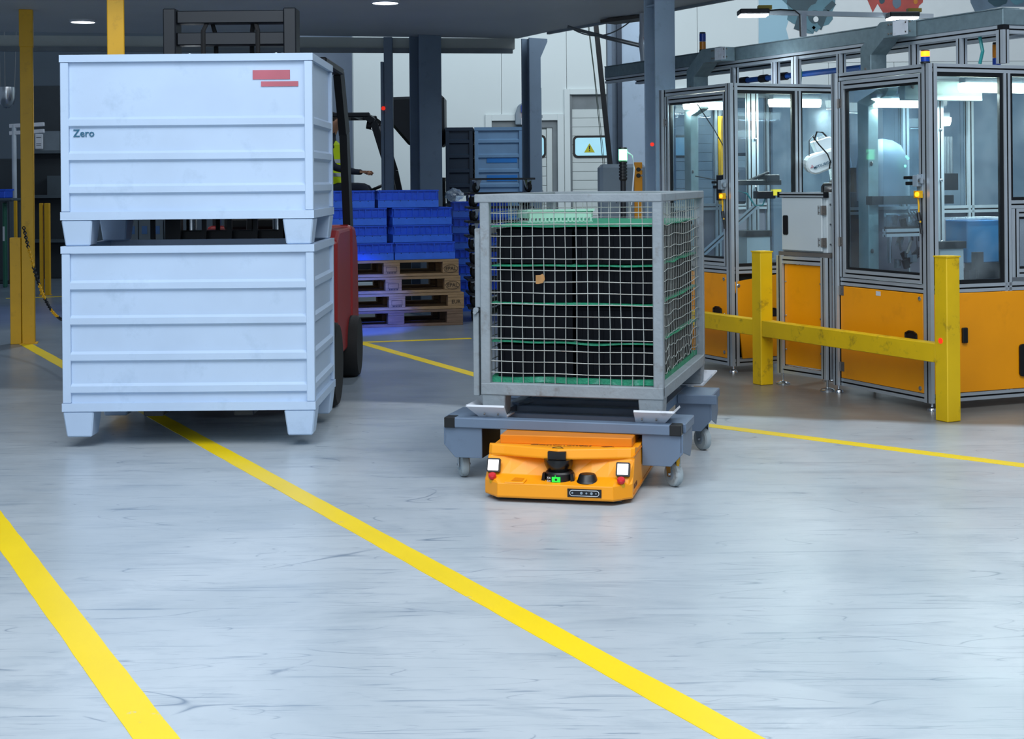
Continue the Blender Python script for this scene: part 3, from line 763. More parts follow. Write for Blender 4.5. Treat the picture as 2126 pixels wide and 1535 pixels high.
# ---- robot
ra = math.atan2(-0.215, 0.976)
RO = V((0.157, 5.795, 0))
rb = thing('tug_robot', 'low orange mobile tug robot with black scanner, under the trolley', 'robot', RO, ra)
def rprof(u):
    a = abs(u); s = min(1.0, a / 0.27)
    f = 0.0 if a <= 0.232 else (a - 0.232) / 0.068 * 0.075
    c = 0.112 - 0.04 * s + (0.035 if a > 0.285 else 0); zc = 0.088 + 0.012 * s
    d_ = 0.135 + 0.0 * s; e_ = 0.062 + 0.072 * s + (0.012 if a > 0.285 else 0)
    return [(f + 0.006, 0.018), (f, 0.026), (f + 0.002, 0.077), (c, zc), (d_, 0.158), (e_ + 0.004, 0.163), (e_ + 0.002, 0.170), (e_ + 0.012, 0.203), (e_ + 0.022, 0.206), (0.25, 0.190), (0.95, 0.190), (0.95, 0.018)]
us = [-0.30, -0.285, -0.232, -0.20, -0.13, -0.052, -0.05, 0.0, 0.05, 0.052, 0.13, 0.20, 0.232, 0.285, 0.30]
m_ = MB(); vs = []; fs = []
for u in us: vs += [(u, v, z) for v, z in rprof(u)]
K = 12
for i in range(len(us) - 1):
    for k in range(K):
        fs.append((i * K + k, i * K + (k + 1) % K, (i + 1) * K + (k + 1) % K, (i + 1) * K + k))
fs += [tuple(reversed(range(K))), tuple((len(us) - 1) * K + k for k in range(K))]
m_.add(vs, fs)
body = m_.build('body', ORANGE, rb, bevel=0.003, seg=2)
m_ = MB(); m_.box(-0.275, 0.275, 0.245, 0.90, 0.1895, 0.2262); m_.build('lift_module', ORANGE_D, rb, bevel=0.003)
m_ = MB(); m_.box(-0.26, 0.26, 0.05, 0.9, 0.008, 0.019); m_.build('underbody', BLACK, rb)
for (u, v_) in ((-0.2, 0.12), (0.2, 0.12), (-0.24, 0.5), (0.24, 0.5), (-0.2, 0.85), (0.2, 0.85)):
    m_ = MB(); m_.cyl((u - .015, v_, 0.028), (u + .015, v_, 0.028), 0.028, 16); m_.build('drive_wheel', RUBBER, rb)
# scanner niche + scanner
m_ = MB(); m_.box(-0.038, 0.034, 0.0585, 0.15, 0.166, 0.196); m_.build('scanner_niche', SLOT, rb)
m_ = MB(); m_.lathe([(0.036, 0), (0.046, 0.012), (0.056, 0.034), (0.058, 0.046), (0.058, 0.056)], (0.0, 0.092, 0.108), 28); m_.build('scanner_dome', mat('gloss_black', '#08090B', 0.25), rb, smooth=True)
m_ = MB(); m_.lathe([(0.055, 0.0), (0.058, 0.004), (0.058, 0.046), (0.052, 0.053), (0.03, 0.055)], (0.004, 0.088, 0.064), 30); sb = m_.build('scanner_base', BLACK, rb, smooth=True)
for s in (-1, 1):
    m_ = MB(); m_.prism([(0.004 + s * 0.052, 0.045, 0.078), (0.004 + s * 0.068, 0.05, 0.076), (0.004 + s * 0.062, 0.05, 0.112), (0.004 + s * 0.052, 0.045, 0.112)], (0, 0.03, 0)); m_.build('scanner_bracket', BLACK, rb)
m_ = MB(); m_.box(-0.016, 0.018, 0.0275, 0.034, 0.082, 0.102); sc = m_.build('screen', GREENS, sb, label='green lit status screen')
m_ = MB(); m_.box(-0.004, 0.000, 0.0280, 0.034, 0.1050, 0.1080); m_.build('status_led', GREENS, sb)
m_ = MB()
for k in range(10):
    a0_, a1_ = 2 * math.pi * k / 10, 2 * math.pi * (k + 1) / 10
    m_.prism([(0.001, 0.0268, 0.092), (0.001 + .005 * math.cos(a0_), 0.0268, 0.092 + .005 * math.sin(a0_)), (0.001 + .005 * math.cos(a1_), 0.0268, 0.092 + .005 * math.sin(a1_))], (0, .0005, 0))
m_.build('tick_mark', BLACK, sb)
m_ = MB()
for (x, z) in ((-0.034, 0.098), (-0.025, 0.098), (-0.034, 0.086), (-0.025, 0.086)):
    xx = x
    m_.bar((xx - .003, 0.0325 + (0.006 if x < -.03 else 0), z - .003), (xx + .003, 0.0325 + (0.003 if x < -.03 else 0), z + .003), 0.0012, 0.0012)
    m_.bar((xx - .003, 0.0325 + (0.006 if x < -.03 else 0), z + .003), (xx + .003, 0.0325 + (0.003 if x < -.03 else 0), z - .003), 0.0012, 0.0012)
    m_.box(xx - .0042, xx + .0042, 0.036, 0.0365, z - .0048, z - .0042)
m_.build('key_symbols', INKW, sb)
# black puck antenna
m_ = MB(); m_.lathe([(0.045, 0), (0.046, 0.004), (0.040, 0.011), (0.034, 0.031), (0.029, 0.036)], (0.122, 0.060, 0.078), 28); m_.build('antenna_puck', BLACK, rb, smooth=True)
# front camera
m_ = MB(); m_.box(0.052, 0.187, -0.003, 0.002, 0.033, 0.065); cb = m_.build('camera_window', SLOT, rb)
rr = [V((p.x, -0.0035, p.z)) for p in rrect(0.1195, 0.049, 0.058, 0.0105, 0.0100, 0)]
m_ = MB(); m_.tube([p for p in rr] + [rr[0]], 0.0014, 5); m_.build('camera_rim', INKW, cb)
m_ = MB(); m_.prism([V((p.x, -0.0045, p.z)) for p in rrect(0.1195, 0.049, 0.057, 0.0095, 0.0090, 0)], (0, 0.001, 0)); m_.build('camera_bezel', BLACKM, cb)
for x, r_ in ((0.072, .004), (0.108, .0055), (0.128, .004), (0.148, .0055), (0.166, .003)):
    m_ = MB(); m_.lathe([(r_, 0), (r_ * .8, 0.0012)], (x, -0.0046, 0.049), 14, V((0, -1, 0))); m_.build('camera_lens', GREYB, cb)
# lamps, stop buttons
for s, x in ((-1, -0.2635), (1, 0.262)):
    ctr = V((x, 0.083, 0.131)); fx = V((1, 0.10 * s * -1 * 0 + 0.0, 0)); up = V((0, 0.35, 1)).normalized(); yv = fx.cross(up).normalized() * -1
    fwd = -fx.cross(up) * -1
    nrm = up.cross(fx).normalized()
    if nrm.y > 0: nrm = -nrm
    ctr = ctr + nrm * 0.004 + V((0, -0.004, 0))
    def sq(hs, r_, dn):
        return [ctr + fx * p.x + up * p.z + nrm * dn for p in rrect(0, 0, hs, hs, r_, 0)]
    m_ = MB(); m_.prism(sq(0.0275, 0.005, 0.006), -nrm * 0.018); lf = m_.build('lamp_frame', BLACK, rb)
    m_ = MB(); m_.prism(sq(0.0215, 0.002, 0.008), -nrm * 0.003); m_.build('lamp_lens', LEDW, lf, label='glowing white square lamp')
    c = V((x * 0.99, 0.045, 0.083)); ax = V((0, -0.45, 0.9)).normalized()
    m_ = MB(); m_.cyl(c - ax * 0.012, c + ax * 0.003, 0.015, 16, 0.012); m_.build('stop_base', POSTY, rb)
    m_ = MB(); m_.lathe([(0.010, 0), (0.010, 0.007), (0.016, 0.010), (0.016, 0.020), (0.013, 0.024)], c, 18, ax); m_.build('stop_button', REDB, rb, smooth=True, label='red mushroom stop button')
# moulded pocket on the shelf, left
m_ = MB(); m_.prism([(-0.205, 0.0025, 0.0765), (-0.125, 0.0025, 0.0765), (-0.118, 0.04, 0.087), (-0.178, 0.05, 0.0905)], (0, 0, 0.0045)); m_.build('pocket_rim', ORANGE, rb, bevel=0.002)
m_ = MB(); m_.prism([(-0.178, 0.012, 0.0845), (-0.134, 0.012, 0.0845), (-0.128, 0.036, 0.0915), (-0.168, 0.040, 0.0925)], (0, 0, 0.001)); m_.build('pocket', ORANGE_D, rb)
# side details
m_ = MB(); m_.box(0.297, 0.302, 0.42, 0.52, 0.10, 0.15); m_.build('side_vent', BLACK, rb)
m_ = MB(); m_.box(0.297, 0.303, 0.10, 0.94, 0.03, 0.036); m_.box(0.297, 0.303, 0.10, 0.94, 0.175, 0.179); m_.build('side_seam', ORANGE_D, rb)
text('MiR 250', 'lettering', INKBR, rb, frame((0.3008, 0.155, 0.058), (0, 1, 0), (0, 0, 1)), 0.026, label='small dark model lettering')
tt = text('Continental', 'lettering', INKBR, rb, frame((-0.01, 0.195, 0.2000), (1, 0, 0), (0, 1, -.13)), 0.062, label='brand lettering on the top cover', sx=0.86)
# rearing-horse emblem (simple silhouette) beside the word
m_ = MB(); hp = [(0, 0), (.010, .004), (.016, .018), (.028, .022), (.036, .016), (.040, .020), (.032, .030), (.022, .034), (.018, .046), (.026, .052), (.022, .058), (.012, .054), (.006, .040), (-.004, .030), (-.014, .030), (-.018, .020), (-.008, .016)]
m_.prism([(0.175 + a * 0.9, 0.168 + c * 0.9, 0.2010 - c * .09) for a, c in hp], (0, 0, 0.0012)); m_.build('emblem', INKBR, rb)
m_ = MB(); m_.prism([(-0.025, 0.090, 0.2055), (0.02, 0.090, 0.2055), (-0.002, 0.118, 0.2035)], (0, 0, 0.0015)); ws = m_.build('warning_sticker', mat('sticker_olive', '#C8B020', 0.5), rb)
m_ = MB(); m_.bar((-0.025, 0.088, 0.2076), (-0.002, 0.118, 0.2084), 0.0025, .001); m_.bar((0.02, 0.088, 0.2076), (-0.002, 0.118, 0.2084), 0.0025, .001); m_.bar((-0.025, 0.088, 0.2076), (0.02, 0.088, 0.2076), 0.0025, .001); m_.build('sticker_border', INK, ws)

# ------------------------------------------------------------------ STEEL CONTAINERS
def ribbed_container(name, label, loc, rz, W, D, hb, hf, m, group, ribs, foot=0.15, cat='container'):
    t = thing(name, label, cat, loc, rz, group)
    prof = [(0, hf)]
    for zr in ribs:
        prof += [(0, hf + zr - 0.02), (-0.016, hf + zr - 0.008), (-0.016, hf + zr + 0.022), (0, hf + zr + 0.034)]
    prof += [(0, hf + hb)]
    def pan(half, dist, rot, nm):
        m_ = MB(); c, s = math.cos(rot), math.sin(rot); vs = []; n = len(prof)
        for x in (-half + .03, half - .03):
            for (o, z) in prof:
                yy = -dist + 0.018 + o
                vs.append((x * c - yy * s, x * s + yy * c, z))
        for x in (-half + .03, half - .03):
            for (o, z) in prof:
                yy = -dist + 0.022 + o
                vs.append((x * c - yy * s, x * s + yy * c, z))
        fs = [(i, n + i, n + i + 1, i + 1) for i in range(n - 1)] + [(2 * n + i, 2 * n + i + 1, 3 * n + i + 1, 3 * n + i) for i in range(n - 1)]
        m_.add(vs, fs); return m_.build(nm, m, t)
    pan(W / 2, D / 2, 0, 'ribbed_panel'); pan(W / 2, D / 2, math.pi, 'ribbed_panel'); pan(D / 2, W / 2, R(90), 'ribbed_panel'); pan(D / 2, W / 2, R(-90), 'ribbed_panel')
    for sx in (-1, 1):
        for sy in (-1, 1):
            x, y = sx * (W / 2 - 0.02), sy * (D / 2 - 0.02)
            m_ = MB(); m_.box(x - .02, x + .02, y - .02, y + .02, hf + .041, hf + hb - .036); m_.build('corner_post', m, t, bevel=0.003)
            x, y = sx * (W / 2 - foot / 2), sy * (D / 2 - foot / 2); q = foot / 2
            m_ = MB(); m_.hexa([(x - q * .8, y - q * .8, 0), (x + q * .8, y - q * .8, 0), (x + q * .8, y + q * .8, 0), (x - q * .8, y + q * .8, 0), (x - q, y - q, hf), (x + q, y - q, hf), (x + q, y + q, hf), (x - q, y + q, hf)]); m_.build('foot', m, t, bevel=0.006)
    for z0, z1, q, nm_ in ((hf + .001, hf + 0.04, 0.003, 'base_rim'), (hf + hb - 0.035, hf + hb, 0.003, 'top_rim')):
        m_ = MB()
        m_.box(-W / 2 - q, W / 2 + q, -D / 2 - q, -D / 2 + .03, z0, z1); m_.box(-W / 2 - q, W / 2 + q, D / 2 - .03, D / 2 + q, z0, z1)
        m_.box(-W / 2 - q, -W / 2 + .03, -D / 2 + .03, D / 2 - .03, z0, z1); m_.box(W / 2 - .03, W / 2 + q, -D / 2 + .03, D / 2 - .03, z0, z1)
        m_.build(nm_, m, t)
    m_ = MB(); m_.box(-W / 2 + .02, W / 2 - .02, -D / 2 + .02, D / 2 - .02, hf + .002, hf + 0.015); m_.build('base_plate', m, t)
    return t
SX = (388 - CX) / F * 7.1
ribs = (0.14, 0.30, 0.465)
lo = ribbed_container('steel_container', 'light blue-grey ribbed steel container, lower of the two on the red forklift', (SX, 7.5, 0.055), 0, 1.22, 0.8, 0.80, 0.125, STEELBOX, 'blue-grey containers on the red forklift', (0.10, 0.255, 0.43, 0.60))
hi = ribbed_container('steel_container', 'light blue-grey ribbed steel container, upper of the two on the red forklift', (SX, 7.5, 0.981), 0, 1.22, 0.8, 0.80, 0.125, STEELBOX, 'blue-grey containers on the red forklift', ribs)
m_ = MB(); m_.box(0.32, 0.50, -0.386, -0.382, 0.80, 0.845); m_.box(0.36, 0.54, -0.386, -0.382, 0.765, 0.79); m_.build('label_patch', REDLBL, hi, label='reddish sticker on the front')
text('Zero', 'lettering', INKT, hi, frame((-0.50, -0.3865, 0.545), (1, 0, 0), (0, 0, 1)), 0.05)

# ------------------------------------------------------------------ FORKLIFT (local +y = forks forward)
def forklift(loc, rz, label, bodym, fork_z):
    t = thing('forklift', label, 'forklift', loc, rz, 'counterbalance forklifts')
    for s in (-1, 1):
        m_ = MB(); m_.box(s * .22 - .05, s * .22 + .05, 0.0, 0.78, fork_z - 0.035, fork_z); m_.box(s * .22 - .05, s * .22 + .05, -0.04, 0.0, fork_z - 0.035, fork_z + 0.45); m_.build('fork', BLACKM, t, bevel=0.006)
        m_ = MB(); m_.box(s * .33 - .035, s * .33 + .035, -0.24, -0.09, 0.06, 2.24); m_.build('mast_upright', BLACKM, t, bevel=0.006)
        m_ = MB(); m_.cyl((s * .24, -0.20, 0.2), (s * .24, -0.20, 2.0), 0.03, 12); m_.build('lift_cylinder', CHROME, t, smooth=True)
        m_ = MB(); pts = [(s * .15, -0.12, 1.3), (s * .15, -0.12, 2.12), (s * .12, -0.17, 2.2), (s * .10, -0.22, 2.1), (s * .10, -0.23, 0.9)]
        m_.tube(pts, 0.013, 8); m_.build('hydraulic_hose', RUBBER, t, smooth=True)
    for z in (0.12, 0.95, 2.04, 2.16): MB().box(-0.295, 0.295, -0.22, -0.12, z, z + 0.07).build('mast_crossbar', BLACKM, t, bevel=0.005)
    for z in (.03, .35): MB().box(-0.42, 0.42, -0.085, -0.041, fork_z + z, fork_z + z + .07).build('carriage_bar', BLACKM, t, bevel=0.005)
    m_ = MB(); zt = fork_z + 1.10
    m_.box(-0.45, 0.45, -0.07, -0.04, zt - 0.04, zt)
    for k in range(7): x = -0.42 + k * 0.14; m_.box(x - .012, x + .012, -0.065, -0.045, fork_z + .42, zt - .04)
    m_.build('load_backrest', BLACKM, t)
    # body: side profile extruded
    hwid = 0.47
    m_ = MB(); sp = [(-0.42, 0.30), (-0.42, 0.62), (-0.55, 0.64), (-0.62, 0.42), (-0.98, 0.42), (-1.02, 0.92), (-1.15, 0.98), (-1.75, 0.98), (-1.95, 0.95), (-2.06, 0.80), (-2.10, 0.35), (-2.02, 0.22), (-1.75, 0.20), (-0.5, 0.20)]
    m_.prism([(-hwid, y, z) for y, z in sp], (2 * hwid, 0, 0)); m_.build('chassis', bodym, t, bevel=0.02, seg=2)
    m_ = MB(); sp = [(-1.72, 0.25), (-1.74, 1.00), (-1.96, 0.98), (-2.10, 0.84), (-2.14, 0.36), (-2.05, 0.25)]
    m_.prism([(-hwid - .012, y, z) for y, z in sp], (2 * hwid + .024, 0, 0)); m_.build('counterweight', bodym, t, bevel=0.03, seg=2)
    m_ = MB(); m_.box(-hwid - .005, hwid + .005, -0.98, -0.62, 0.405, 0.425); m_.build('floor_step', BLACK, t)
    m_ = MB(); m_.box(-0.24, 0.24, -1.52, -1.08, 0.98, 1.08); m_.hexa([(-.22, -1.52, 1.06), (.22, -1.52, 1.06), (.22, -1.62, 1.06), (-.22, -1.62, 1.06), (-.18, -1.62, 1.55), (.18, -1.62, 1.55), (.18, -1.70, 1.55), (-.18, -1.70, 1.55)]); m_.build('seat', BLACK, t, bevel=0.03, seg=2)
    m_ = MB(); m_.cyl((0, -0.55, 0.6), (0, -0.78, 1.18), 0.03, 10)
    pts = []; c = V((0, -0.79, 1.21)); ax = V((0, -0.4, 0.92)).normalized(); t1 = V((1, 0, 0)); t2 = ax.cross(t1)
    for k in range(21): a = 2 * math.pi * k / 20; pts.append(c + (t1 * math.cos(a) + t2 * math.sin(a)) * 0.15)
    m_.tube(pts, 0.014, 6); m_.build('steering_wheel', BLACK, t, smooth=True)
    for s in (-1, 1):
        m_ = MB(); pts = [(s * .44, -0.46, 0.62), (s * .44, -0.62, 1.4), (s * .42, -0.78, 1.93), (s * .41, -0.86, 1.99)]
        for i in range(3): m_.bar(pts[i], pts[i + 1], 0.045, 0.07)
        m_.build('guard_pillar', BLACKM, t)
        m_ = MB(); pts = [(s * .44, -1.90, 0.95), (s * .43, -1.80, 1.6), (s * .41, -1.68, 1.99)]
        for i in range(2): m_.bar(pts[i], pts[i + 1], 0.05, 0.09)
        m_.build('guard_pillar', BLACKM, t)
        m_ = MB(); m_.box(s * .41 - .03, s * .41 + .03, -1.72, -0.82, 1.98, 2.03); m_.build('guard_rail', BLACKM, t, bevel=0.01)
        m_ = MB(); m_.cyl((s * .36, -0.86, 1.90), (s * .36, -0.80, 1.89), 0.045, 14, 0.05); hl_ = m_.build('work_lamp', BLACK, t); m_ = MB(); m_.cyl((s * .36, -0.80, 1.89), (s * .36, -0.797, 1.89), 0.04, 14); m_.build('lamp_lens', LAMPW, hl_)
    for k in range(7):
        m_ = MB(); y = -0.86 - k * 0.135; m_.box(-0.39, 0.39, y - .02, y + .02, 1.985, 2.02); m_.build('guard_bar', BLACKM, t)
    m_ = MB(); m_.cyl((0.40, -1.78, 1.90), (0.43, -1.84, 1.87), 0.035, 12); bl_ = m_.build('blue_spot_lamp', BLACK, t); m_ = MB(); m_.cyl((0.43, -1.84, 1.87), (0.432, -1.845, 1.868), 0.028, 12); m_.build('lamp_lens', LAMPB, bl_)
    for s in (-1, 1):
        for (y, r_, wd) in ((-0.42, 0.24, 0.17), (-1.72, 0.20, 0.14)):
            x = s * 0.46
            m_ = MB(); m_.lathe([(r_ * .5, -wd / 2), (r_ * .93, -wd / 2), (r_, -wd * .35), (r_, wd * .35), (r_ * .93, wd / 2), (r_ * .5, wd / 2)], (x, y, r_), 28, V((1, 0, 0))); wo = m_.build('wheel', RUBBER, t, smooth=True)
            m_ = MB(); m_.lathe([(r_ * .52, -wd * .4), (r_ * .52, wd * .4)], (x, y, r_), 16, V((1, 0, 0))); m_.build('wheel_rim', bodym, wo)
    m_ = MB(); m_.cyl((-0.30, -1.86, 1.14), (0.30, -1.86, 1.14), 0.15, 18); m_.build('gas_cylinder', REDB if bodym is RED else GREYB, t, smooth=True)
    return t
FX = SX + 0.03
forklift((FX, 7.96, 0), math.pi, 'red forklift carrying the two blue-grey steel containers', RED, 0.178)
spot('forklift_blue_light', (-1.02, 10.5, 1.85), (-1.36, 12.75, 0.10), 1100, (0.02, 0.10, 1.0), 24, 0.9, 0.03)
fY = 16.3
fx2 = (930 - CX) / F * fY
f2 = forklift((fx2, fY, 0), -math.pi / 2, 'dark forklift driving right in front of the white wall', BLACKM, 0.22)
m_ = MB(); m_.prism([(-.3, -.62, 2.20), (-.3, -.02, 2.22), (-.3, -.02, 1.66), (-.3, -.40, 1.66), (-.3, -.62, 1.92)], (.6, 0, 0)); m_.build('mast_cover', BLACKM, f2, bevel=.03)
for (nm, px0, px1, col, lab) in (('dark', 928, 985, DARKB, 'dark ribbed container'), ('light', 987, 1086, mat('container_steel_blue', '#6F94B8', 0.45, var=0.1), 'steel-blue ribbed container')):
    x0, x1 = (px0 - CX) / F * fY, (px1 - CX) / F * fY
    for k in (0, 1):
        o = ribbed_container('ribbed_container', lab + (' on the dark forklift, lower' if k == 0 else ' on the dark forklift, upper'), ((x0 + x1) / 2, fY, 0.22 - 0.0 + 0.0 + k * 0.82), 0, x1 - x0 - .01, 0.8, 0.74, 0.08, col, 'containers on the dark forklift', (0.1, 0.26, 0.42, 0.58) if k else (0.15, 0.35, 0.55), foot=0.08)
        if nm == 'light':
            for zz in ((0.175, 0.375) if k else (0.3, 0.55)):
                m_ = MB(); m_.box(-0.13, 0.20, -0.388, -0.383, 0.08 + zz - .02, 0.08 + zz + .045); m_.build('blue_print', INKB, o)
        MW[o.name] = MW[o.name]

# driver of the dark forklift
def person(loc, rz, label):
    t = thing('person', label, 'person', loc, rz)
    vs = [(0, 0, 0), (0, -0.02, 0.18), (0, -0.01, 0.36), (0, 0, 0.50), (0, 0.02, 0.60), (0, 0.03, 0.70), (0, 0.035, 0.79),
          (.20, 0, 0.48), (.26, 0.06, 0.26), (.20, 0.28, 0.20), (.15, 0.36, 0.20), (-.20, 0, 0.48), (-.26, 0.06, 0.26), (-.20, 0.28, 0.20), (-.15, 0.36, 0.20),
          (.10, 0.04, -0.01), (.15, 0.42, 0.02), (.15, 0.50, -0.36), (.15, 0.60, -0.44), (-.10, 0.04, -0.01), (-.15, 0.42, 0.02), (-.15, 0.50, -0.36), (-.15, 0.60, -0.44)]
    ed = [(0, 1), (1, 2), (2, 3), (3, 4), (4, 5), (5, 6), (3, 7), (7, 8), (8, 9), (9, 10), (3, 11), (11, 12), (12, 13), (13, 14), (0, 15), (15, 16), (16, 17), (17, 18), (0, 19), (19, 20), (20, 21), (21, 22)]
    rad = [(.15, .12), (.14, .11), (.16, .12), (.13, .10), (.055, .055), (.085, .10), (.07, .08), (.07, .07), (.05, .05), (.035, .035), (.035, .02)] + [(.07, .07), (.05, .05), (.035, .035), (.035, .02)] + [(.10, .10), (.07, .07), (.05, .05), (.045, .03)] * 2
    me = bpy.data.meshes.new('body'); me.from_pydata(vs, ed, []); me.materials.append(CLOTH)
    o = bpy.data.objects.new('body', me); COL.objects.link(o); o.parent = t
    me.skin_vertices if me.skin_vertices else None
    bm = bmesh.new(); bm.from_mesh(me); ly = bm.verts.layers.skin.verify()
    bm.verts.ensure_lookup_table()
    for i, v in enumerate(bm.verts): v[ly].radius = rad[i]; v[ly].use_root = (i == 0)
    bm.to_mesh(me); bm.free()
    sk = o.modifiers.new('skin', 'SKIN'); sk.use_smooth_shade = True
    s2 = o.modifiers.new('sub', 'SUBSURF'); s2.levels = 1; s2.render_levels = 1
    m_ = MB(); m_.lathe([(0.165, 0.02), (0.175, 0.18), (0.19, 0.36), (0.17, 0.50), (0.09, 0.56)], n=24); 
    m_.v = [V((p.x, p.y * 0.82, p.z)) for p in m_.v]; m_.build('vest', LIME, t, smooth=True, label='lime high-visibility vest')
    m_ = MB()
    for z in (0.15, 0.30): m_.lathe([(0.183 + z * .02, z), (0.183 + z * .02, z + .04)], n=24)
    m_.v = [V((p.x, p.y * 0.82, p.z)) for p in m_.v]; m_.build('reflective_band', CRAD, t)
    m_ = MB(); m_.lathe([(.03, .58), (.055, .62), (.082, .68), (.09, .74), (.085, .80), (.06, .845), (.02, .86)], (0, .03, 0), 20); m_.build('face', SKIN, t, smooth=True)
    m_ = MB(); m_.lathe([(.092, .75), (.095, .80), (.07, .855), (.02, .875)], (0, .02, 0), 20); m_.build('hair', HAIR, t, smooth=True)
    m_ = MB(); m_.prism([(-.012, .115, .70), (.012, .115, .70), (.006, .115, .74), (-.006, .115, .74)], (0, .02, 0)); m_.build('nose', SKIN, t)
    m_ = MB()
    for s in (-1, 1): m_.lathe([(.004, 0), (.010, .004), (.010, .008)], (s * .032, .105, .745), 10, V((0, 1, 0)))
    m_.build('eyes', BLACK, t)
    m_ = MB(); m_.box(-.022, .022, .108, .118, .668, .675); m_.build('mouth', REDLBL, t)
    for s in (-1, 1):
        m_ = MB(); m_.lathe([(.008, -.008), (.022, 0), (.008, .008)], (s * .092, .03, .73), 10, V((1, 0, 0))); m_.build('ear', SKIN, t, smooth=True)
        # hand: palm and five curled fingers on the wheel
        m_ = MB(); c = V((s * .14, .40, .20)); m_.hexa([c + V(q) for q in ((-.035, -.04, -.012), (.035, -.04, -.012), (.04, .03, -.012), (-.04, .03, -.012), (-.035, -.04, .014), (.035, -.04, .014), (.04, .03, .012), (-.04, .03, .012))])
        for k in range(4):
            x = c.x - .03 + k * .02; L_ = (.05, .058, .054, .042)[k]
            m_.tube([(x, c.y + .025, c.z), (x, c.y + .03 + L_ * .5, c.z + .004), (x, c.y + .03 + L_ * .8, c.z - .015), (x, c.y + .02 + L_ * .7, c.z - .035)], .0085, 8)
        m_.tube([(c.x - s * .035, c.y - .015, c.z), (c.x - s * .055, c.y + .01, c.z - .01), (c.x - s * .045, c.y + .035, c.z - .025)], .010, 8)
        m_.build('hand', SKIN, t, smooth=True)
        m_ = MB(); m_.hexa([V((s * .15, .60, -.44)) + V(q) for q in ((-.05, -.12, -.05), (.05, -.12, -.05), (.05, .14, -.05), (-.05, .14, -.05), (-.045, -.11, .03), (.045, -.11, .03), (.04, .10, .0), (-.04, .10, .0))]); m_.build('shoe', BLACK, t, bevel=.01)
    return t
person((fx2 - 1.32, fY, 1.19), -math.pi / 2, 'person in a lime high-visibility vest sitting in the dark forklift')

# ------------------------------------------------------------------ PALLETS, BLUE CRATES, DOLLIES
pr = G(957, 675); pd = V((0.972, 0.235, 0)).normalized(); pn = V((-pd.y, pd.x, 0)); pa = math.atan2(pd.y, pd.x)
def pallet_proto(loc, label, wood):
    t = thing('wooden_pallet', label, 'pallet', loc, pa, 'pallets under the blue crates')
    L_, W_ = 1.2, 0.8
    for k in range(5):
        wd = (0.145, 0.10, 0.145, 0.10, 0.145)[k]; y = (0.0725, 0.235, 0.4, 0.565, 0.7275)[k]
        m_ = MB(); m_.box(-L_, 0, y - wd / 2, y + wd / 2, 0.122, 0.144); m_.build('deck_board', wood, t, bevel=0.002)
    for x in (-L_ + .0725, -0.6, -0.0725):
        m_ = MB(); m_.box(x - .0725, x + .0725, 0, W_, 0.10, 0.1215); m_.build('stringer_board', wood, t, bevel=0.002)
        for y in (0.05, 0.4, 0.75):
            m_ = MB(); m_.box(x - .0725, x + .0725, y - .05, y + .05, 0.0225, 0.0995); m_.build('block', wood, t, bevel=0.003)
    for y, wd in ((0.05, 0.1), (0.4, 0.145), (0.75, 0.1)):
        m_ = MB(); m_.box(-L_, 0, y - wd / 2, y + wd / 2, 0, 0.022); m_.build('bottom_board', wood, t, bevel=0.002)
    return t
pos = ['bottom', 'second from the bottom', 'third from the bottom', 'top']
prs = []
for k in range(4):
    off = pd * (0.02, 0.03, 0.0, -0.015)[k]
    z = k * 0.1475
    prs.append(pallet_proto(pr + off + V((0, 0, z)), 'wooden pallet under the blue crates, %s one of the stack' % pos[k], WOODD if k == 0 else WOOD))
def oval(cx, cz, a, c, y, parent, m):
    pts = [(cx + a * math.cos(2 * math.pi * k / 20), y, cz + c * math.sin(2 * math.pi * k / 20)) for k in range(21)]
    MB().tube(pts, 0.002, 4).build('stamp_ring', m, parent)
for k, (s, on) in enumerate(((None, 0), ('EUR', 0), ('EPAL', 1), ('EPAL', 1))):
    if s:
        text(s, 'stamp', INK, prs[k], frame((-0.0725, -0.0015, 0.061), (1, 0, 0), (0, 0, 1)), 0.045)
        if on: oval(-0.0725, 0.061, 0.062, 0.034, -0.0015, prs[k], INK)
        m_ = MB()
        for (x0, x1, z0, z1) in ((-.65, -.555, .085, .088), (-.65, -.555, .045, .048), (-.65, -.647, .045, .088), (-.558, -.555, .045, .088)): m_.box(x0, x1, -.0015, .001, z0, z1)
        for q in range(6): m_.box(-.64 + q * .014, -.631 + q * .014, -.0015, .001, .030, .040)
        m_.build('stamp_frame', INK, prs[k])
